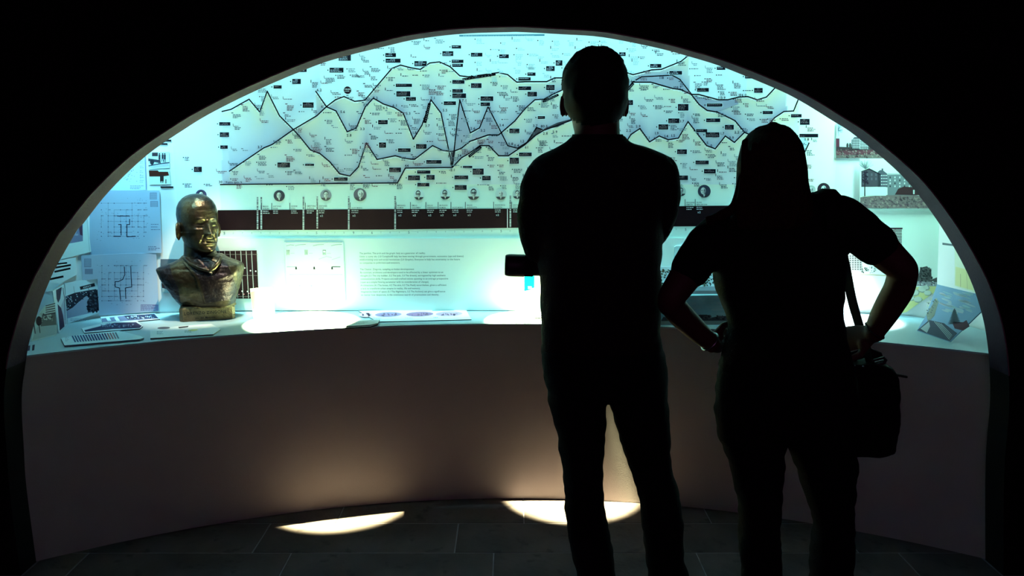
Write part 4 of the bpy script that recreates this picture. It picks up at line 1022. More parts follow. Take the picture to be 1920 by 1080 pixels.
def add_ears(mb, M, out=.5, size=1.0, zc=-.022, xc=.0715):
    for s in (-1, 1):
        c = Vector((s*xc, -.004, zc)); R = Matrix.Rotation(-s*out, 3, 'Z') @ Matrix.Rotation(.12, 3, 'X')
        pts = []; n = 18
        for i in range(n+1):
            a = math.radians(-70+300*i/n) ; rx = .017*size; rz = .031*size
            pts.append(c + R @ Vector((s*.009, -math.cos(a)*rx*(1 if True else 1)-.006, math.sin(a)*rz*(1.0))))
        sub = MB(); sub.tube(pts, [.0042*size]*len(pts), n=8)
        sub.ball(c+R @ Vector((s*.003, -.005, 0)), (.0045*size, .0155*size, .029*size), R, 14)
        sub.ball(c+R @ Vector((s*.006, .002, -.026*size)), (.004*size, .008*size, .009*size), R, 10)
        sub.ball(c+R @ Vector((s*.005, .007, -.003)), (.004*size, .004*size, .007*size), R, 8)
        sub.tube([c+R @ Vector((s*.008, -.010, .014)), c+R @ Vector((s*.008, -.012, -.004)), c+R @ Vector((s*.007, -.005, -.017))], [.003]*3, n=8)
        mb.add([M @ Vector(v) for v in sub.V], sub.F)
def hand_geo(mb, wrist, d, nrm, sc=1.0, curl=.5, thumb=1, spread=.12, grip=None):
    """wrist point, d: direction wrist->fingers, nrm: palm normal (side fingers curl to), thumb: +1/-1 side"""
    d = Vector(d).normalized(); nrm = Vector(nrm); nrm = (nrm-d*nrm.dot(d)).normalized(); s = d.cross(nrm).normalized()*thumb
    w = Vector(wrist)
    mb.tube([w-d*.015*sc, w+d*.015*sc, w+d*.045*sc, w+d*.08*sc, w+d*.092*sc], [(.017*sc, .026*sc), (.017*sc, .029*sc), (.0165*sc, .037*sc), (.013*sc, .040*sc), (.010*sc, .036*sc)], n=16, up=nrm)
    mb.ball(w+d*.035*sc+s*.020*sc+nrm*.008*sc, (.016*sc, .016*sc, .016*sc), n=10)
    for i, (off, ln) in enumerate(((.029, .070), (.010, .079), (-.010, .073), (-.028, .056))):
        p = w+d*(.078-.004*abs(i-1.2))*sc+s*off*sc; dd = (d+s*(spread*(1.3-i)*.6)).normalized(); r = (.0092-.0006*(i == 3))*sc
        pts = [p-dd*.015*sc, p]; rad = [r*1.05, r*1.08]; a = 0; seg = (.46, .30, .24)
        for k, g in enumerate(seg):
            a += curl*(.75, .95, .7)[k]; q = dd*math.cos(a)+nrm*math.sin(a)
            for h in (.5, 1.0):
                pts.append(pts[-1]+q*ln*g*.5*sc); rad.append(r*(1.0-.09*k-(.05 if h == .5 else 0)+(.03 if h == 1 and k < 2 else 0)))
        mb.tube(pts, rad, n=10)
    # thumb leaves the side of the palm near its base
    p = w+d*.022*sc+s*.022*sc; td = (d*.62+s*.70+nrm*.35).normalized(); pts = [p-td*.01*sc, p, p+td*.026*sc, p+td*.044*sc]
    t2 = (d*.85+s*.22+nrm*(.35+.5*curl)).normalized(); pts += [pts[-1]+t2*.018*sc, pts[-1]+t2*.034*sc]
    mb.tube(pts, [.014*sc, .0145*sc, .012*sc, .0108*sc, .0105*sc, .009*sc], n=10)

# ================================================================== BRONZE BUST
def build_bust():
    D = 3.40
    base = PZ(386, 603, CZ); D = base.y+.085
    root = empty('bronze_bust', (PW(384, 560, D).x, D, CZ+.001), 'bronze bust of a bald man on an inscribed plinth standing on the counter', 'bust')
    Mz = bpy.data.materials.new('aged bronze'); Mz.use_nodes = True; nt = Mz.node_tree; N = nt.nodes; L = nt.links; bs = N['Principled BSDF']
    bs.inputs['Metallic'].default_value = .85; bs.inputs['Roughness'].default_value = .34
    tc = N.new('ShaderNodeTexCoord'); n1 = N.new('ShaderNodeTexNoise'); n1.inputs['Scale'].default_value = 9; n1.inputs['Detail'].default_value = 5
    L.new(tc.outputs['Object'], n1.inputs['Vector']); cr = N.new('ShaderNodeValToRGB')
    cr.color_ramp.elements[0].position = .36; cr.color_ramp.elements[0].color = (.013, .007, .009, 1); cr.color_ramp.elements[1].position = .66; cr.color_ramp.elements[1].color = (.115, .082, .044, 1)
    L.new(n1.outputs['Fac'], cr.inputs[0]); L.new(cr.outputs[0], bs.inputs['Base Color'])
    n2 = N.new('ShaderNodeTexNoise'); n2.inputs['Scale'].default_value = 55; n2.inputs['Detail'].default_value = 4; L.new(tc.outputs['Object'], n2.inputs['Vector'])
    bp = N.new('ShaderNodeBump'); bp.inputs['Strength'].default_value = .55; bp.inputs['Distance'].default_value = .006; L.new(n2.outputs['Fac'], bp.inputs['Height']); L.new(bp.outputs[0], bs.inputs['Normal'])
    X = lambda u, v=500: PW(u, v, D).x
    Z = lambda v: PW(384, v, D).z
    # head
    px = PW(371, 416, D); mpp = (PW(471, 416, D).x-px.x)/100
    V, F, M = head_geo((px.x, D, PW(371, 419, D).z), scale=1.0*(112*mpp/.243)*1.0, yaw=math.radians(180+46), tilt=math.radians(3), old=True, nz=150, na=180, detail=1.2, jaw=1.04)
    mb = MB(); mb.add(V, F); add_ears(mb, M, .7, 1.05, -.026, .0755)
    # neck
    rows = [(Z(500), X(342), X(416), D-.085, D+.08), (Z(485), X(347), X(411), D-.072, D+.072), (Z(470), X(348), X(403), D-.060, D+.075), (Z(440), X(348), X(396), D-.045, D+.078)]
    mb.loft(rows, n=32, e=2.1)
    b = mb.build('head', Mz, root); bake_remesh(b, .0022, 1)
    # chest, cut at the arms, narrowing to the plinth
    rows = [(v, X(a), X(c), yb, yf) for v, a, c, yb, yf in ((574,340,432,-.060,.060),(566,335,435,-.075,.065),(552,327,440,-.095,.075),(535,317,446,-.108,.082),(515,305,452,-.108,.085),(504,300,455,-.098,.083),(500,302,455,-.092,.082),(495,316,452,-.088,.080),(490,328,440,-.080,.078),(484,341,424,-.072,.074),(478,347,413,-.062,.07))]
    rows = [(Z(v), a, c, D+yb, D+yf) for v, a, c, yb, yf in rows]
    ch = MB(); ch.loft(smooth_rows(rows, 5), n=80, e=3.3)
    c = ch.build('chest', Mz, root); bake_remesh(c, .0026, 2, wrinkle=.0022, wscale=17)
    # jacket relief: lapels and shirt front pushed out/in on the front face
    me = c.data; me.update()
    def inpoly(x, y, P):
        r = False; j = len(P)-1
        for i in range(len(P)):
            if (P[i][1] > y) != (P[j][1] > y) and x < (P[j][0]-P[i][0])*(y-P[i][1])/(P[j][1]-P[i][1])+P[i][0]: r = not r
            j = i
        return r
    LAP = [(344,492),(366,520),(384,570),(436,563),(447,545),(440,520),(424,488),(404,492),(398,515),(384,500)]
    for v in me.vertices:
        if v.co.y < D-.02:
            u_, v_ = PX(v.co)
            if inpoly(u_, v_, LAP): v.co.y -= .006
            if inpoly(u_, v_, [(384,500),(398,515),(404,492),(392,486),(372,486)]): v.co.y += .004
    me.materials.append(mat('dark patinated bronze', (.030, .018, .022), .42, metal=.8, noise_amt=.5, nscale=14, bump=.9, bscale=40))
    DKP = [(352,494),(372,520),(386,568),(434,562),(446,545),(437,520),(424,489),(412,486),(398,515),(384,500)]
    DK2 = [(296,500),(318,494),(322,515),(334,540),(340,575),(330,575),(310,545)]
    for p_ in me.polygons:
        if p_.center.y < D-.01:
            u_, v_ = PX(p_.center)
            if inpoly(u_, v_, DKP) or inpoly(u_, v_, DK2): p_.material_index = 1
    # collar
    cl = MB(); cl.tube([PW(345,484,D-.055), PW(356,494,D-.086), PW(374,503,D-.104), PW(392,508,D-.110)], [.006, .009, .009, .006], n=10); cl.tube([PW(414,482,D-.050), PW(410,492,D-.088), PW(402,502,D-.106), PW(393,508,D-.110)], [.006, .009, .009, .006], n=10)
    cl.build('collar', Mz, root, smooth=True)
    # plinth
    yf = base.y; yb = D+.09
    x0, x1 = X(331), X(440); z0, z1 = CZ+.001, PW(386, 575.5, base.y).z
    pl = MB(); ch_ = .018
    foot = [(x0+.012, yf+.012), (x0+ch_+.012, yf), (x1-ch_, yf), (x1, yf+ch_), (x1, yb), (x0, yb), (x0, yf+ch_+.012)]
    W_, Dp, RA = .113, .068, math.radians(19); ccx, ccy = (x0+x1)/2-.004, yf+Dp*.97+.020
    loc_ = [(-W_+ch_*.8, -Dp), (W_-ch_*.6, -Dp), (W_, -Dp+ch_*.6), (W_, Dp), (-W_, Dp), (-W_, -Dp+ch_*.8)]
    foot = [(ccx+a*math.cos(RA)-b_*math.sin(RA), ccy+a*math.sin(RA)+b_*math.cos(RA)) for a, b_ in loc_]
    prof = [(z0, 0), (z1-.012, 0), (z1-.006, .003), (z1, .010)]
    cx, cy = ccx, ccy; V = []; F = []; n = len(foot)
    for z, ins in prof:
        for x, y in foot: V.append((cx+(x-cx)*(1-ins/.1), cy+(y-cy)*(1-ins/.09), z))
    for i in range(3):
        for j in range(n): j2 = (j+1) % n; F.append((i*n+j, i*n+j2, (i+1)*n+j2, (i+1)*n+j))
    F += [tuple(range(n-1, -1, -1)), tuple(3*n+j for j in range(n))]
    pl.add(V, F)
    # neck of the plinth under the chest
    pl.loft([(z1-.010, X(338), X(436), D-.070, D+.065), (z1+.010, X(340), X(433), D-.062, D+.06), (Z(571), X(340), X(433), D-.066, D+.062)], n=40, e=3.2)
    pl.build('plinth', mat('worn bronze plinth', (.16, .12, .065), .5, metal=.45, noise_amt=.45, nscale=30, bump=.5, bscale=90), root)
    q = Print(planemap((ccx+Dp*math.sin(RA), ccy-Dp*math.cos(RA), .82), (math.sin(RA), -math.cos(RA), 0))); tcx = (.004, .003, .003)
    q.text('LORENZO ZINGONE', 345, 591.0, 5.4, tcx, ly=6, wx=.98, rot=-.055); q.text('cav. del  Maestro', 366, 598.0, 3.2, tcx, ly=6, rot=-.055)
    o = q.build('inscription', root, m=mat('engraved lettering', (.004, .003, .002), .7, noise_amt=.2)); o['label'] = 'dark engraved lettering'
build_bust()
# ================================================================== PEOPLE
def rows_px(rows, D, dy=0.0):
    """rows (v, u0, u1, near, far) -> loft rows at distance D"""
    out = []
    for v, a, b, n_, f_ in rows:
        p, q = PW(a, v, D), PW(b, v, D); out.append((p.z, p.x, q.x, D-n_+dy, D+f_+dy))
    return out
def shrink(rows, k):
    return [(z, a+k, b-k, c+k, d-k) for z, a, b, c, d in rows]
def ptube(mb, pts, D, extra=0.0, n=18):
    """pts: (u, v, dY, radius m)"""
    P = smooth_rows([(*PW(u, v, D+dy), r) for u, v, dy, r in pts], 4)
    mb.tube([p[:3] for p in P], [max(p[3]+extra, .006) for p in P], n=n)
def foot_geo(mb, ankle, toe_dir, L=.26, w=.046, h=.045, sole=True, mi=0):
    a = Vector(ankle); d = Vector(toe_dir); d.z = 0; d.normalize()
    V = []; ts = [-.055, -.045, -.01, .04, .09, .14, .18, L-.065, L-.055]
    hs = [.03, .055, .075, .075, .062, .048, .040, .028, .015]; ws = [.018, .032, .036, .037, .041, .046, .045, .034, .018]
    pts = [a+d*t for t in ts]; s = Vector((-d.y, d.x, 0)); n = 20; rings = []
    for p, hh, ww in zip(pts, hs, ws):
        for j in range(n):
            th = 2*math.pi*j/n; V.append((p.x+s.x*ww*w/.046*math.cos(th), p.y+s.y*ww*w/.046*math.cos(th), max(.003, hh*.45+hh*.62*math.sin(th))))
    F = []
    for i in range(len(pts)-1):
        for j in range(n): j2 = (j+1) % n; F.append((i*n+j, i*n+j2, (i+1)*n+j2, (i+1)*n+j))
    F += [tuple(range(n-1, -1, -1)), tuple((len(pts)-1)*n+j for j in range(n))]
    mb.add(V, F, mi)

# ---------------------------------------------------------------- man
def build_man():
    D = 2.12
    torso = [(668,1017,1247,.10,.11),(640,1015,1239,.10,.11),(607,1015,1239,.10,.12),(560,1014,1239,.10,.13),(520,1010,1239,.105,.14),(476,1010,1240,.11,.145),(440,1006,1243,.115,.15),(400,1002,1247,.12,.15),(360,1000,1250,.12,.145),(330,998,1256,.115,.135),(312,996,1260,.105,.12),(300,1002,1256,.098,.11),(291,1016,1246,.09,.10),(283,1034,1230,.082,.09),(275,1050,1208,.073,.08),(267,1063,1182,.065,.07),(256,1072,1169,.058,.062)]
    T = rows_px(torso, D)
    armL = [(1017,334,0,.043),(1010,356,.0,.0465),(1003,400,.01,.046),(1006,440,.02,.044),(1010,460,.03,.042)]
    foreL = [(1010,458,.03,.042),(1030,462,.12,.042),(1060,456,.20,.038),(1098,446,.235,.032),(1120,441,.235,.029)]
    armR = [(1234,328,0,.050),(1237,356,.0,.0515),(1236,395,.01,.048),(1224,430,.03,.043)]
    foreR = [(1222,432,.04,.042),(1195,450,.13,.040),(1130,474,.20,.036),(1080,486,.225,.031),(1062,488,.22,.028)]
    # body: one continuous surface
    b = MB()
    hp = PW(1114.5, 187, D); V, F, M = head_geo((hp.x, D+.005, hp.z), scale=.995, yaw=math.radians(3), tilt=math.radians(-3), detail=1.0, jaw=.90)
    b.add(V, F); add_ears(b, M, .72, .98, -.012, .0745)
    b.loft(smooth_rows(rows_px([(300,1068,1170,.06,.06),(262,1076,1163,.062,.055),(240,1077,1161,.062,.050),(215,1079,1160,.066,.045),(195,1080,1158,.07,.04)], D, .0), 3), n=28, e=2.05)
    b.loft(smooth_rows(shrink(T, .010), 3), n=40)
    for a in (armL, foreL, armR, foreR): ptube(b, a, D, -.009)
    legL = [(731,1026,1140,.09,.09),(745,1026,1139.5,.088,.088),(753,1026,1137.5,.085,.085),(765,1030,1135,.083,.083),(778,1034,1134.5,.080,.080),(811,1043,1135,.075,.075),(854,1050,1132,.072,.07),(903,1057,1131,.068,.066),(951,1060,1134,.066,.06),(994,1064,1142,.064,.058),(1040,1072,1150,.06,.056),(1080,1080,1154,.058,.056),(1150,1086,1160,.056,.056),(1225,1090,1168,.058,.06),(1243,1092,1170,.058,.062)]
    legR = [(731,1135,1250,.09,.09),(745,1136,1251,.088,.088),(753,1138.5,1251,.085,.085),(765,1145.5,1252,.083,.083),(778,1151,1254,.080,.080),(811,1160,1257,.075,.075),(854,1172,1256,.072,.07),(895,1187,1265,.068,.066),(930,1197,1273,.066,.06),(983,1204,1278,.064,.058),(1040,1210,1281,.06,.056),(1080,1216,1291,.058,.056),(1150,1222,1302,.056,.056),(1225,1228,1310,.058,.06),(1243,1230,1312,.058,.062)]
    hips = [(775,1034,1250,.085,.085),(731,1027,1250,.108,.10),(707,1018,1250,.112,.104),(672,1015,1247,.108,.108),(650,1016,1242,.104,.11)]
    hip1 = smooth_rows(rows_px(hips[1:], D), 3)
    for lg in (legL, legR): b.loft(smooth_rows(shrink(rows_px(lg, D), .012), 3), n=28)
    b.loft(shrink(hip1, .012), n=40)
    aL, aR = PW(1130, 1245, D), PW(1272, 1245, D)
    for a, s in ((aL, -1), (aR, 1)): foot_geo(b, (a.x, D+.0, 0), (s*.22, 1, 0), L=.25, w=.040)
    # hands: one tucked under the right upper arm, one closed on the camera
    w1 = PW(1120, 441, D+.235); hand_geo(b, w1, (1, -.10, .05), (0, -1, -.1), .98, .35, 1)
    w2 = PW(1062, 488, D+.22); hand_geo(b, w2, (-1, -.35, .05), (.15, -1, -.3), .95, .8, 1)
    body = b.build('person', M_skin); bake_remesh(body, .0045, 2)
    tag(body, 'slim man with short dark hair seen from behind, arms folded, in dark shirt and trousers', 'person')
    # shirt
    s = MB(); s.loft(smooth_rows(T, 4), n=48)
    for a in (armL, foreL[:-1], armR, foreR[:-1]): ptube(s, a, D, .003)
    sh = s.build('shirt', M_cloth_m, body); bake_remesh(sh, .0055, 2, wrinkle=.005, wscale=7)
    c = MB(); P = rows_px([(268,1067,1176,.066,.066),(260,1070,1171,.064,.058),(252,1073,1167,.063,.052)], D)
    c.loft(P, n=36, e=2.05); c.V = c.V; c.build('collar', M_cloth_b, body, smooth=True)
    # trousers
    t = MB(); t.loft(hip1, n=48)
    for lg in (legL, legR): t.loft(smooth_rows(rows_px(lg, D), 4), n=32)
    tr = t.build('trousers', M_denim, body); bake_remesh(tr, .004, 2, wrinkle=.005, wscale=8)
    # shoes
    for a, s_ in ((aL, -1), (aR, 1)):
        f = MB(); foot_geo(f, (a.x, D, 0), (s_*.22, 1, 0), L=.275, w=.050); f.tube([(a.x, D-.005, .05), (a.x, D-.005, .10)], [(.040, .046)]*2, n=18)
        bake_remesh(f.build('shoe', M_rubber, body), .005, 3)
    # hair: cap a little outside the skull, short at the neck
    hm = MB(); V, F, M2 = head_geo((0, 0, 0), nz=60, na=72, detail=0)
    VL = [Vector(v) for v in V]; W2 = []
    Mi = M2.inverted()
    def hl(v): # hairline
        f_ = v.y
        if f_ > .03: return .058
        if f_ > -.015: return .058-(.03-f_)/.045*.06 if f_ > .0 else .0
        return -.045-.035*min(1, (-.015-f_)/.05)
    keep = [v.z > hl(v) for v in VL]
    for i, v in enumerate(VL):
        n_ = Vector((v.x, v.y, v.z*.9)).normalized(); k = .0135+.004*noise.noise(v*38)+.005*max(0, noise.noise(v*75))*(1 if v.z > .08 else .5)
        if v.z < -.02: k *= max(.25, 1+(v.z+.02)/.045)
        W2.append((v+n_*k, v-n_*.004))
    for f in F:
        if len(f) == 4 and all(keep[i] for i in f):
            pass
    used = {}; VV = []; FF = []
    def idx(i, s_):
        if (i, s_) not in used: used[(i, s_)] = len(VV); VV.append(M @ W2[i][s_])
        return used[(i, s_)]
    from collections import Counter
    ec = Counter(); qs = [f for f in F if all(keep[i] for i in f)]
    for f in qs:
        FF.append(tuple(idx(i, 0) for i in f)); FF.append(tuple(idx(i, 1) for i in reversed(f)))
        for a_, b_ in zip(f, f[1:]+f[:1]): ec[(min(a_, b_), max(a_, b_))] += 1
    for f in qs:
        for a_, b_ in zip(f, f[1:]+f[:1]):
            if ec[(min(a_, b_), max(a_, b_))] == 1: FF.append((idx(b_, 0), idx(a_, 0), idx(a_, 1), idx(b_, 1)))
    hm.add(VV, FF)
    r_ = random.Random(4)
    for _ in range(170):
        a_ = r_.uniform(0, 6.28); zz = r_.uniform(.35, 1.0)
        n_ = Vector((math.cos(a_)*math.sqrt(1-zz*zz), math.sin(a_)*math.sqrt(1-zz*zz), zz)); base_ = Vector((n_.x*.080, n_.y*.098, n_.z*.122+.002))
        tip = base_+n_*r_.uniform(.008, .017)+Vector((r_.uniform(-1, 1), r_.uniform(-1, 1), r_.uniform(-1, .4)))*.010
        hm.tube([M @ base_, M @ ((base_+tip)/2), M @ tip], [.0022, .0016, .0006], n=4, cap=False)
    hm.build('hair', M_hair_m, body, smooth=True)
    # camera held at his left elbow
    cy = D+.10
    c0 = PW(947, 497, cy); r = 21.0*(PW(1047, 497, cy).x-PW(947, 497, cy).x)/100
    c1 = PW(1012, 499, cy)
    ax = (c1-c0).normalized()
    root = empty('photo_camera', (c1.x, cy, c1.z-.05), 'black camera with a stubby lens held sideways at the man\'s left elbow', 'camera')
    l = MB(); Ln = (c1-c0).length
    prof = [(0, .55), (0.0, .80), (.008, .93), (.020, 1.0), (.42*Ln/.42*.42, 1.0)]
    l.tube([c0, c0+ax*.003, c0+ax*.010, c0+ax*.020, c0+ax*Ln*.55, c0+ax*Ln*.56], [r*.86, r*.93, r*.985, r, r*1.0, r*.97], n=40, cap=False)
    l.build('lens_barrel', M_rubber, root, smooth=True)
    g = MB(); g.tube([c0+ax*Ln*.55, c0+ax*Ln*.57, c0+ax*Ln*.80, c0+ax*Ln*.82], [r*.90, r*.97, r*.97, r*.90], n=40, cap=False); g.build('zoom_ring', M_cloth_m, root, smooth=True)
    g = MB(); g.tube([c0+ax*Ln*.80, c0+ax*(Ln+.012)], [r*.88, r*.88], n=32, cap=False); g.build('lens_mount', M_rubber, root, smooth=True)
    g = MB(); g.tube([c0-ax*.0005, c0+ax*.002], [r*.70, r*.70], n=32, cap=False); g.build('front_glass', M_glass, root, smooth=True)
    bc = c1+ax*.045
    cb = MB(); cb.box(bc, (.030, .050, .040)); cb.box(bc+Vector((0, -.0, .046)), (.026, .020, .010)); cb.tube([bc+Vector((.0, .050, -.038)), bc+Vector((0, .050, .034))], [.022, .024], n=20)
    o = cb.build('camera_body', M_rubber, root); bake_remesh(o, .003, 3)
    g = MB(); g.tube([bc+Vector((0, .046, .038)), bc+Vector((0, .046, .046))], [.006, .006], n=14, cap=False); g.build('shutter_button', M_metal, root)
    g = MB(); g.tube([bc+Vector((0, -.032, .038)), bc+Vector((0, -.032, .048))], [.009, .009], n=18, cap=False); g.build('mode_dial', M_rubber, root)
build_man()

# ---------------------------------------------------------------- woman
def build_woman():
    D = 2.05
    torso = [(690,1350,1600,.10,.10),(669,1353,1592,.10,.10),(640,1364,1584,.10,.105),(612,1370,1580,.10,.105),(589,1364,1577,.10,.11),(552,1349,1578,.10,.12),(505,1339,1583,.105,.13),(470,1334,1588,.105,.13),(440,1336,1592,.10,.12),(415,1345,1594,.09,.10),(398,1358,1588,.08,.09),(384,1380,1570,.07,.08),(372,1400,1550,.06,.07),(362,1415,1530,.055,.06)]
    T = rows_px(torso, D)
    armL = [(1352,440,0,.050),(1326,462,-.005,.049),(1297,502,-.012,.0445),(1276,532,-.02,.040),(1260,556,-.025,.036),(1257,570,-.02,.034)]
    foreL = [(1257,566,-.02,.034),(1272,586,0,.0345),(1292,606,.02,.033),(1314,627,.035,.029),(1334,643,.045,.0245)]
    armR = [(1572,408,0,.052),(1606,430,-.005,.051),(1642,458,-.012,.047),(1670,484,-.02,.042),(1690,502,-.025,.038),(1694,514,-.02,.0365)]
    foreR = [(1693,508,-.02,.037),(1686,540,-.0,.0385),(1668,572,.02,.037),(1652,600,.035,.033),(1638,624,.045,.026)]
    b = MB()
    hp = PW(1446, 336, D); V, F, M = head_geo((hp.x, D+.01, hp.z), scale=.90, yaw=math.radians(-4), tilt=math.radians(2), detail=.85, jaw=.93)
    b.add(V, F); add_ears(b, M, .3, .9)
    b.loft(smooth_rows(rows_px([(400,1395,1500,.055,.05),(385,1408,1486,.05,.045),(362,1410,1480,.05,.042),(340,1412,1478,.055,.04)], D), 3), n=28, e=2.05)
    b.loft(smooth_rows(shrink(T, .009), 3), n=40)
    for a in (armL, foreL, armR, foreR): ptube(b, a, D, -.0005)
    legL = [(804,1345,1476,.095,.088),(820,1349,1473.5,.093,.087),(831,1353,1470.5,.09,.085),(845,1358,1466.5,.087,.081),(867,1367,1467,.082,.076),(907,1376,1465,.076,.070),(956,1387,1462,.068,.062),(1000,1386,1459,.064,.056),(1080,1391,1465,.06,.052),(1160,1398,1466,.054,.05),(1230,1404,1464,.05,.05),(1278,1406,1464,.05,.052)]
    legR = [(804,1469,1607,.095,.088),(820,1470,1605,.093,.087),(831,1473,1603,.09,.085),(844,1481,1602,.087,.081),(856,1484.5,1602,.084,.078),(898,1502,1601,.076,.070),(924,1507,1599,.074,.066),(956,1520,1596,.068,.062),(987,1529,1598,.066,.058),(1013,1522,1598,.064,.056),(1080,1520,1596,.06,.052),(1160,1524,1592,.054,.05),(1230,1528,1588,.05,.05),(1278,1530,1588,.05,.052)]
    hips = [(846,1358,1602,.09,.085),(804,1345,1607,.105,.092),(778,1339,1608,.118,.098),(747,1340,1606,.118,.10),(711,1347,1600,.11,.102),(680,1351,1594,.104,.102)]
    H = smooth_rows(rows_px(hips[1:], D), 3)
    for lg in (legL, legR): b.loft(smooth_rows(shrink(rows_px(lg, D), .010), 3), n=28)
    b.loft(shrink(H, .010), n=40)
    aL, aR = PW(1435, 1290, D), PW(1559, 1290, D)
    for a, s in ((aL, -1), (aR, 1)): foot_geo(b, (a.x, D, 0), (s*.25, 1, 0), L=.225, w=.036)
    wL = PW(1336, 645, D+.045); hand_geo(b, wL, (.52, .80, -.06), (.85, -.5, 0), .9, .42, -1)
    wR = PW(1637, 626, D+.045); hand_geo(b, wR, (-.62, .70, -.36), (-.75, -.62, 0), .9, .42, -1)
    body = b.build('person', M_skin); bake_remesh(body, .0045, 2)
    tag(body, 'woman with long straight hair seen from behind, hands on hips, in dark tee and trousers', 'person')
    s = MB(); s.loft(smooth_rows(T, 4), n=48, e=2.5)
    ptube(s, armL[:3], D, .008); ptube(s, armR[:3], D, .008)
    s.ball(PW(1354, 438, D), (.052, .052, .048)); s.ball(PW(1575, 406, D), (.054, .054, .048))
    sh = s.build('t_shirt', M_cloth_b, body); bake_remesh(sh, .0055, 2, wrinkle=.005, wscale=7)
    t = MB(); t.loft(H, n=48)
    for lg in (legL, legR): t.loft(smooth_rows(rows_px(lg, D), 4), n=32)
    tr = t.build('trousers', M_denim, body); bake_remesh(tr, .004, 2, wrinkle=.005, wscale=10)
    for a, s_ in ((aL, -1), (aR, 1)):
        f = MB(); foot_geo(f, (a.x, D, 0), (s_*.25, 1, 0), L=.245, w=.044); bake_remesh(f.build('shoe', M_rubber, body), .005, 3)
    # long hair
    hr = [(424,1352,1470,.112,-.05),(408,1352,1496,.116,-.05),(394,1360,1506,.110,-.03),(371,1369,1508,.104,.0),(339,1375,1504,.102,.035),(320,1378,1504,.102,.05),(306,1380,1503,.102,.06),(283,1387,1500,.100,.07),(270,1392,1497,.096,.075),(258,1400,1491,.086,.072),(248,1408,1484,.074,.062),(241,1418,1475,.058,.045),(236,1428,1464,.038,.03),(233.5,1438,1455,.02,.015)]
    h = MB(); h.loft(smooth_rows(rows_px(hr, D), 4), n=48, e=2.15)
    r_ = random.Random(9)
    def strand(pts, r0): ptube(h, pts, D, 0, n=5)
    for k in range(26):      # wisps over the left shoulder
        u0 = 1388+r_.uniform(-2, 18); e_ = r_.uniform(0, 1)
        ptube(h, [(u0, 340+r_.uniform(-10, 20), -.075, .004), (u0-14, 384, -.092, .0045), (1356-8*e_, 402+r_.uniform(-4, 8), -.09, .004), (1340-14*e_, 412+r_.uniform(-4, 8), -.07, .0015)], D, 0, n=5)
    for k in range(12):      # wisps by the right cheek
        y_ = r_.uniform(295, 335); ptube(h, [(1497, y_, -.03, .003), (1501+r_.uniform(0, 3), y_+25, -.035, .003), (1504+r_.uniform(0, 5), y_+45, -.04, .002), (1507+r_.uniform(-2, 6), min(y_+62, 373), -.045, .001)], D, 0, n=5)
    for k in range(60):
        u0 = r_.uniform(1392, 1498); y_ = r_.uniform(262, 300); ptube(h, [(u0, y_, -.088, .003), (u0+(1440-u0)*-.10, 340, -.100, .0045), (u0+(1440-u0)*-.16-4, 385, -.106, .0035), (u0-10, r_.uniform(405, 428), -.112, .0015)], D, 0, n=5)
    for k in range(16):
        a_ = r_.uniform(-.9, .9); u0 = 1446+a_*32; v0 = 236+abs(a_)**2*14; ptube(h, [(u0-5, v0+2, -.01, .0022), (u0+3, v0-2.4-r_.uniform(0, 2), -.01, .0016), (u0+12, v0+1, -.01, .0008)], D, 0, n=5)
    hb = h.build('long_hair', M_hair_w, body); bake_remesh(hb, .0035, 1)
    me = hb.data
    for v in me.vertices: # combed grooves
        if v.co.y < D: v.co.y += .0022*noise.noise((v.co.x*160, 0, v.co.z*3))
    # bracelets
    for (u, v, dy, r, a) in ((1331,641,.043,.0275,(.7,.15,-.6)), (1640,620,.043,.029,(-.45,.3,-.7))):
        c = PW(u, v, D+dy); ax = Vector(a).normalized(); e1 = ax.orthogonal().normalized(); e2 = ax.cross(e1)
        bm = MB(); P = [c+e1*r*math.cos(t_)+e2*r*math.sin(t_) for t_ in np.linspace(0, 2*math.pi, 25)]; bm.tube(P, [.003]*25, n=8, cap=False); bm.build('bracelet', M_metal if u < 1400 else M_rubber, body, smooth=True)
    # ---- shoulder bag
    Yb = D+.125; Y1 = D+.275
    p0 = PW(1570, 700, Yb); p1 = PW(1695, 862, Yb)
    zb, zt = p1.z, PW(1600, 700, Yb).z
    root = empty('shoulder_bag', ((p0.x+p1.x)/2, (Yb+Y1)/2, zb), 'black camera bag hanging from a strap at the right hip of the woman', 'bag')
    rows = [(v, a, c, 0, 0) for v, a, c in ((863,1582,1662),(859,1574,1682),(853,1571,1692),(800,1569,1697),(755,1568,1698),(722,1569,1697),(708,1570,1692),(697,1573,1686),(691,1578,1672),(686,1584,1658))]
    R_ = [(PW(a, v, Yb).z, PW(a, v, Yb).x, PW(c, v, Yb).x, Yb+(.012 if v > 850 or v < 700 else 0), Y1-(.012 if v > 850 or v < 700 else 0)) for v, a, c, _, _ in rows]
    g = MB(); g.loft(smooth_rows(R_, 3), n=48, e=5); o = g.build('bag_body', M_leather, root); bake_remesh(o, .0045, 2, wrinkle=.003, wscale=12)
    f = MB(); f.box(((p0.x+p1.x)/2, Yb-.008, (zb+zt)/2-.03), (.050, .010, .062)); o = f.build('front_pocket', M_leather, root); bake_remesh(o, .004, 3)
    z_ = MB(); a = PW(1680, 703, Yb+.03); c = PW(1699, 706.5, Yb+.03); z_.tube([a, c], [(.004, .006)]*2, n=10); z_.build('zip_pull', M_rubber, root, smooth=True)
    z_ = MB(); z_.tube([PW(1636,677,Yb+.02), PW(1648,674,Yb+.02), PW(1657,671,Yb+.02), PW(1661,675,Yb+.02), PW(1658,680,Yb+.02), PW(1646,684,Yb+.02)], [.005]*6, n=10); z_.build('handle_loop', M_rubber, root, smooth=True)
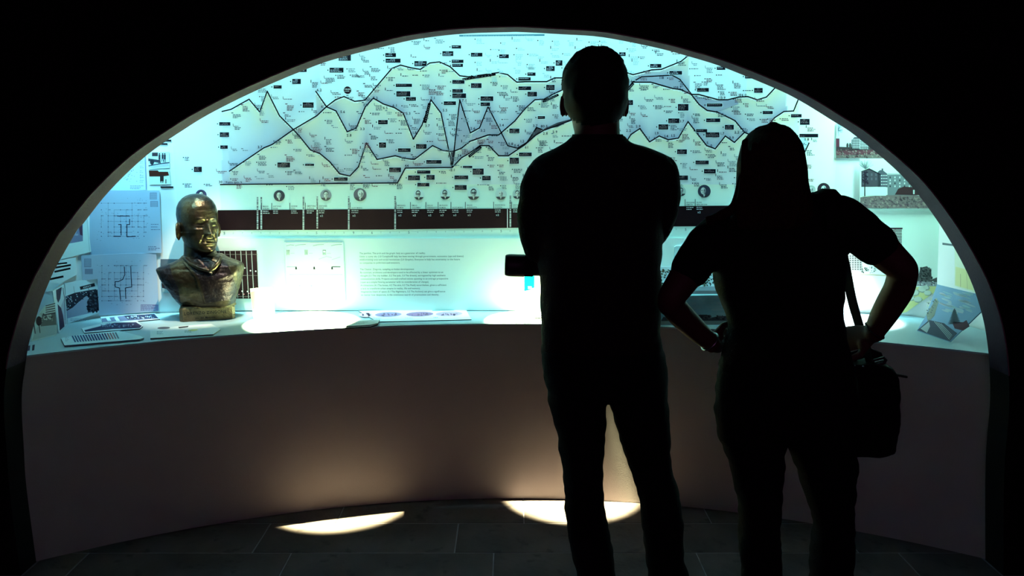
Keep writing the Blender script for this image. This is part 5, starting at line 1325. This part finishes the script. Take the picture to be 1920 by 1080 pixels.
    z_ = MB(); z_.tube([PW(1641,678.5,Yb+.005), PW(1656,675,Yb+.005)], [.0016]*2, n=8); z_.build('metal_buckle', M_metal, root, smooth=True)
    z_ = MB(); z_.ball(PW(1618.5,687,Yb-.008), (.003,.003,.002)); z_.ball(PW(1603,685.5,Yb-.008), (.002,.002,.002)); z_.build('metal_stud', M_metal, root, smooth=True)
    # handle mass on top
    z_ = MB(); z_.tube([PW(1590,690,Yb+.06), PW(1600,668,Yb+.06), PW(1625,660,Yb+.06), PW(1645,668,Yb+.06), PW(1652,690,Yb+.06)], [(.010, .016)]*5, n=12); o = z_.build('grab_handle', M_leather, root, smooth=True)
    # strap: a flat band over the shoulder, down the front of the body to the bag
    def band(P, name, hw=.013, th=.002):
        P = smooth_rows([tuple(p) for p in P], 6); V = []; F = []
        for i, p in enumerate(P):
            p = Vector(p); t_ = (Vector(P[min(i+1, len(P)-1)])-Vector(P[max(i-1, 0)])).normalized()
            out_ = Vector(p)-PW(1500, 560, D); out_.z = 0 if abs(t_.z) > .5 else 1.0
            out_ = (out_-t_*out_.dot(t_)).normalized(); s_ = t_.cross(out_).normalized()
            V += [p+s_*hw+out_*th, p-s_*hw+out_*th, p-s_*hw-out_*th, p+s_*hw-out_*th]
        for i in range(len(P)-1):
            e_ = 4*i
            for j in range(4): F.append((e_+j, e_+(j+1) % 4, e_+4+(j+1) % 4, e_+4+j))
        F += [(3, 2, 1, 0), tuple(4*(len(P)-1)+j for j in range(4))]
        link_mesh(name, V, F, M_leather, root)
    sh_top = [PW(1556,374,D-.05), PW(1556,362,D-.015), PW(1557,362,D+.03)]
    band([PW(1560,430,D-.118)]+[PW(1557,395,D-.095)]+sh_top+[PW(1562,385,D+.085), PW(1572,440,D+.135), PW(1585,500,D+.135), PW(1597,560,D+.135), PW(1611,610,D+.14), PW(1624,650,D+.15), PW(1634,690,D+.17)], 'strap', hw=.0135)
    z_ = MB(); z_.tube([PW(1533,368,D-.01), PW(1545,363,D-.01), PW(1560,363.5,D-.01), PW(1570,372,D-.01)], [(.012, .03), (.013, .035), (.013, .035), (.010, .03)], n=16); z_.build('strap_pad', M_leather, root, smooth=True)
build_woman()
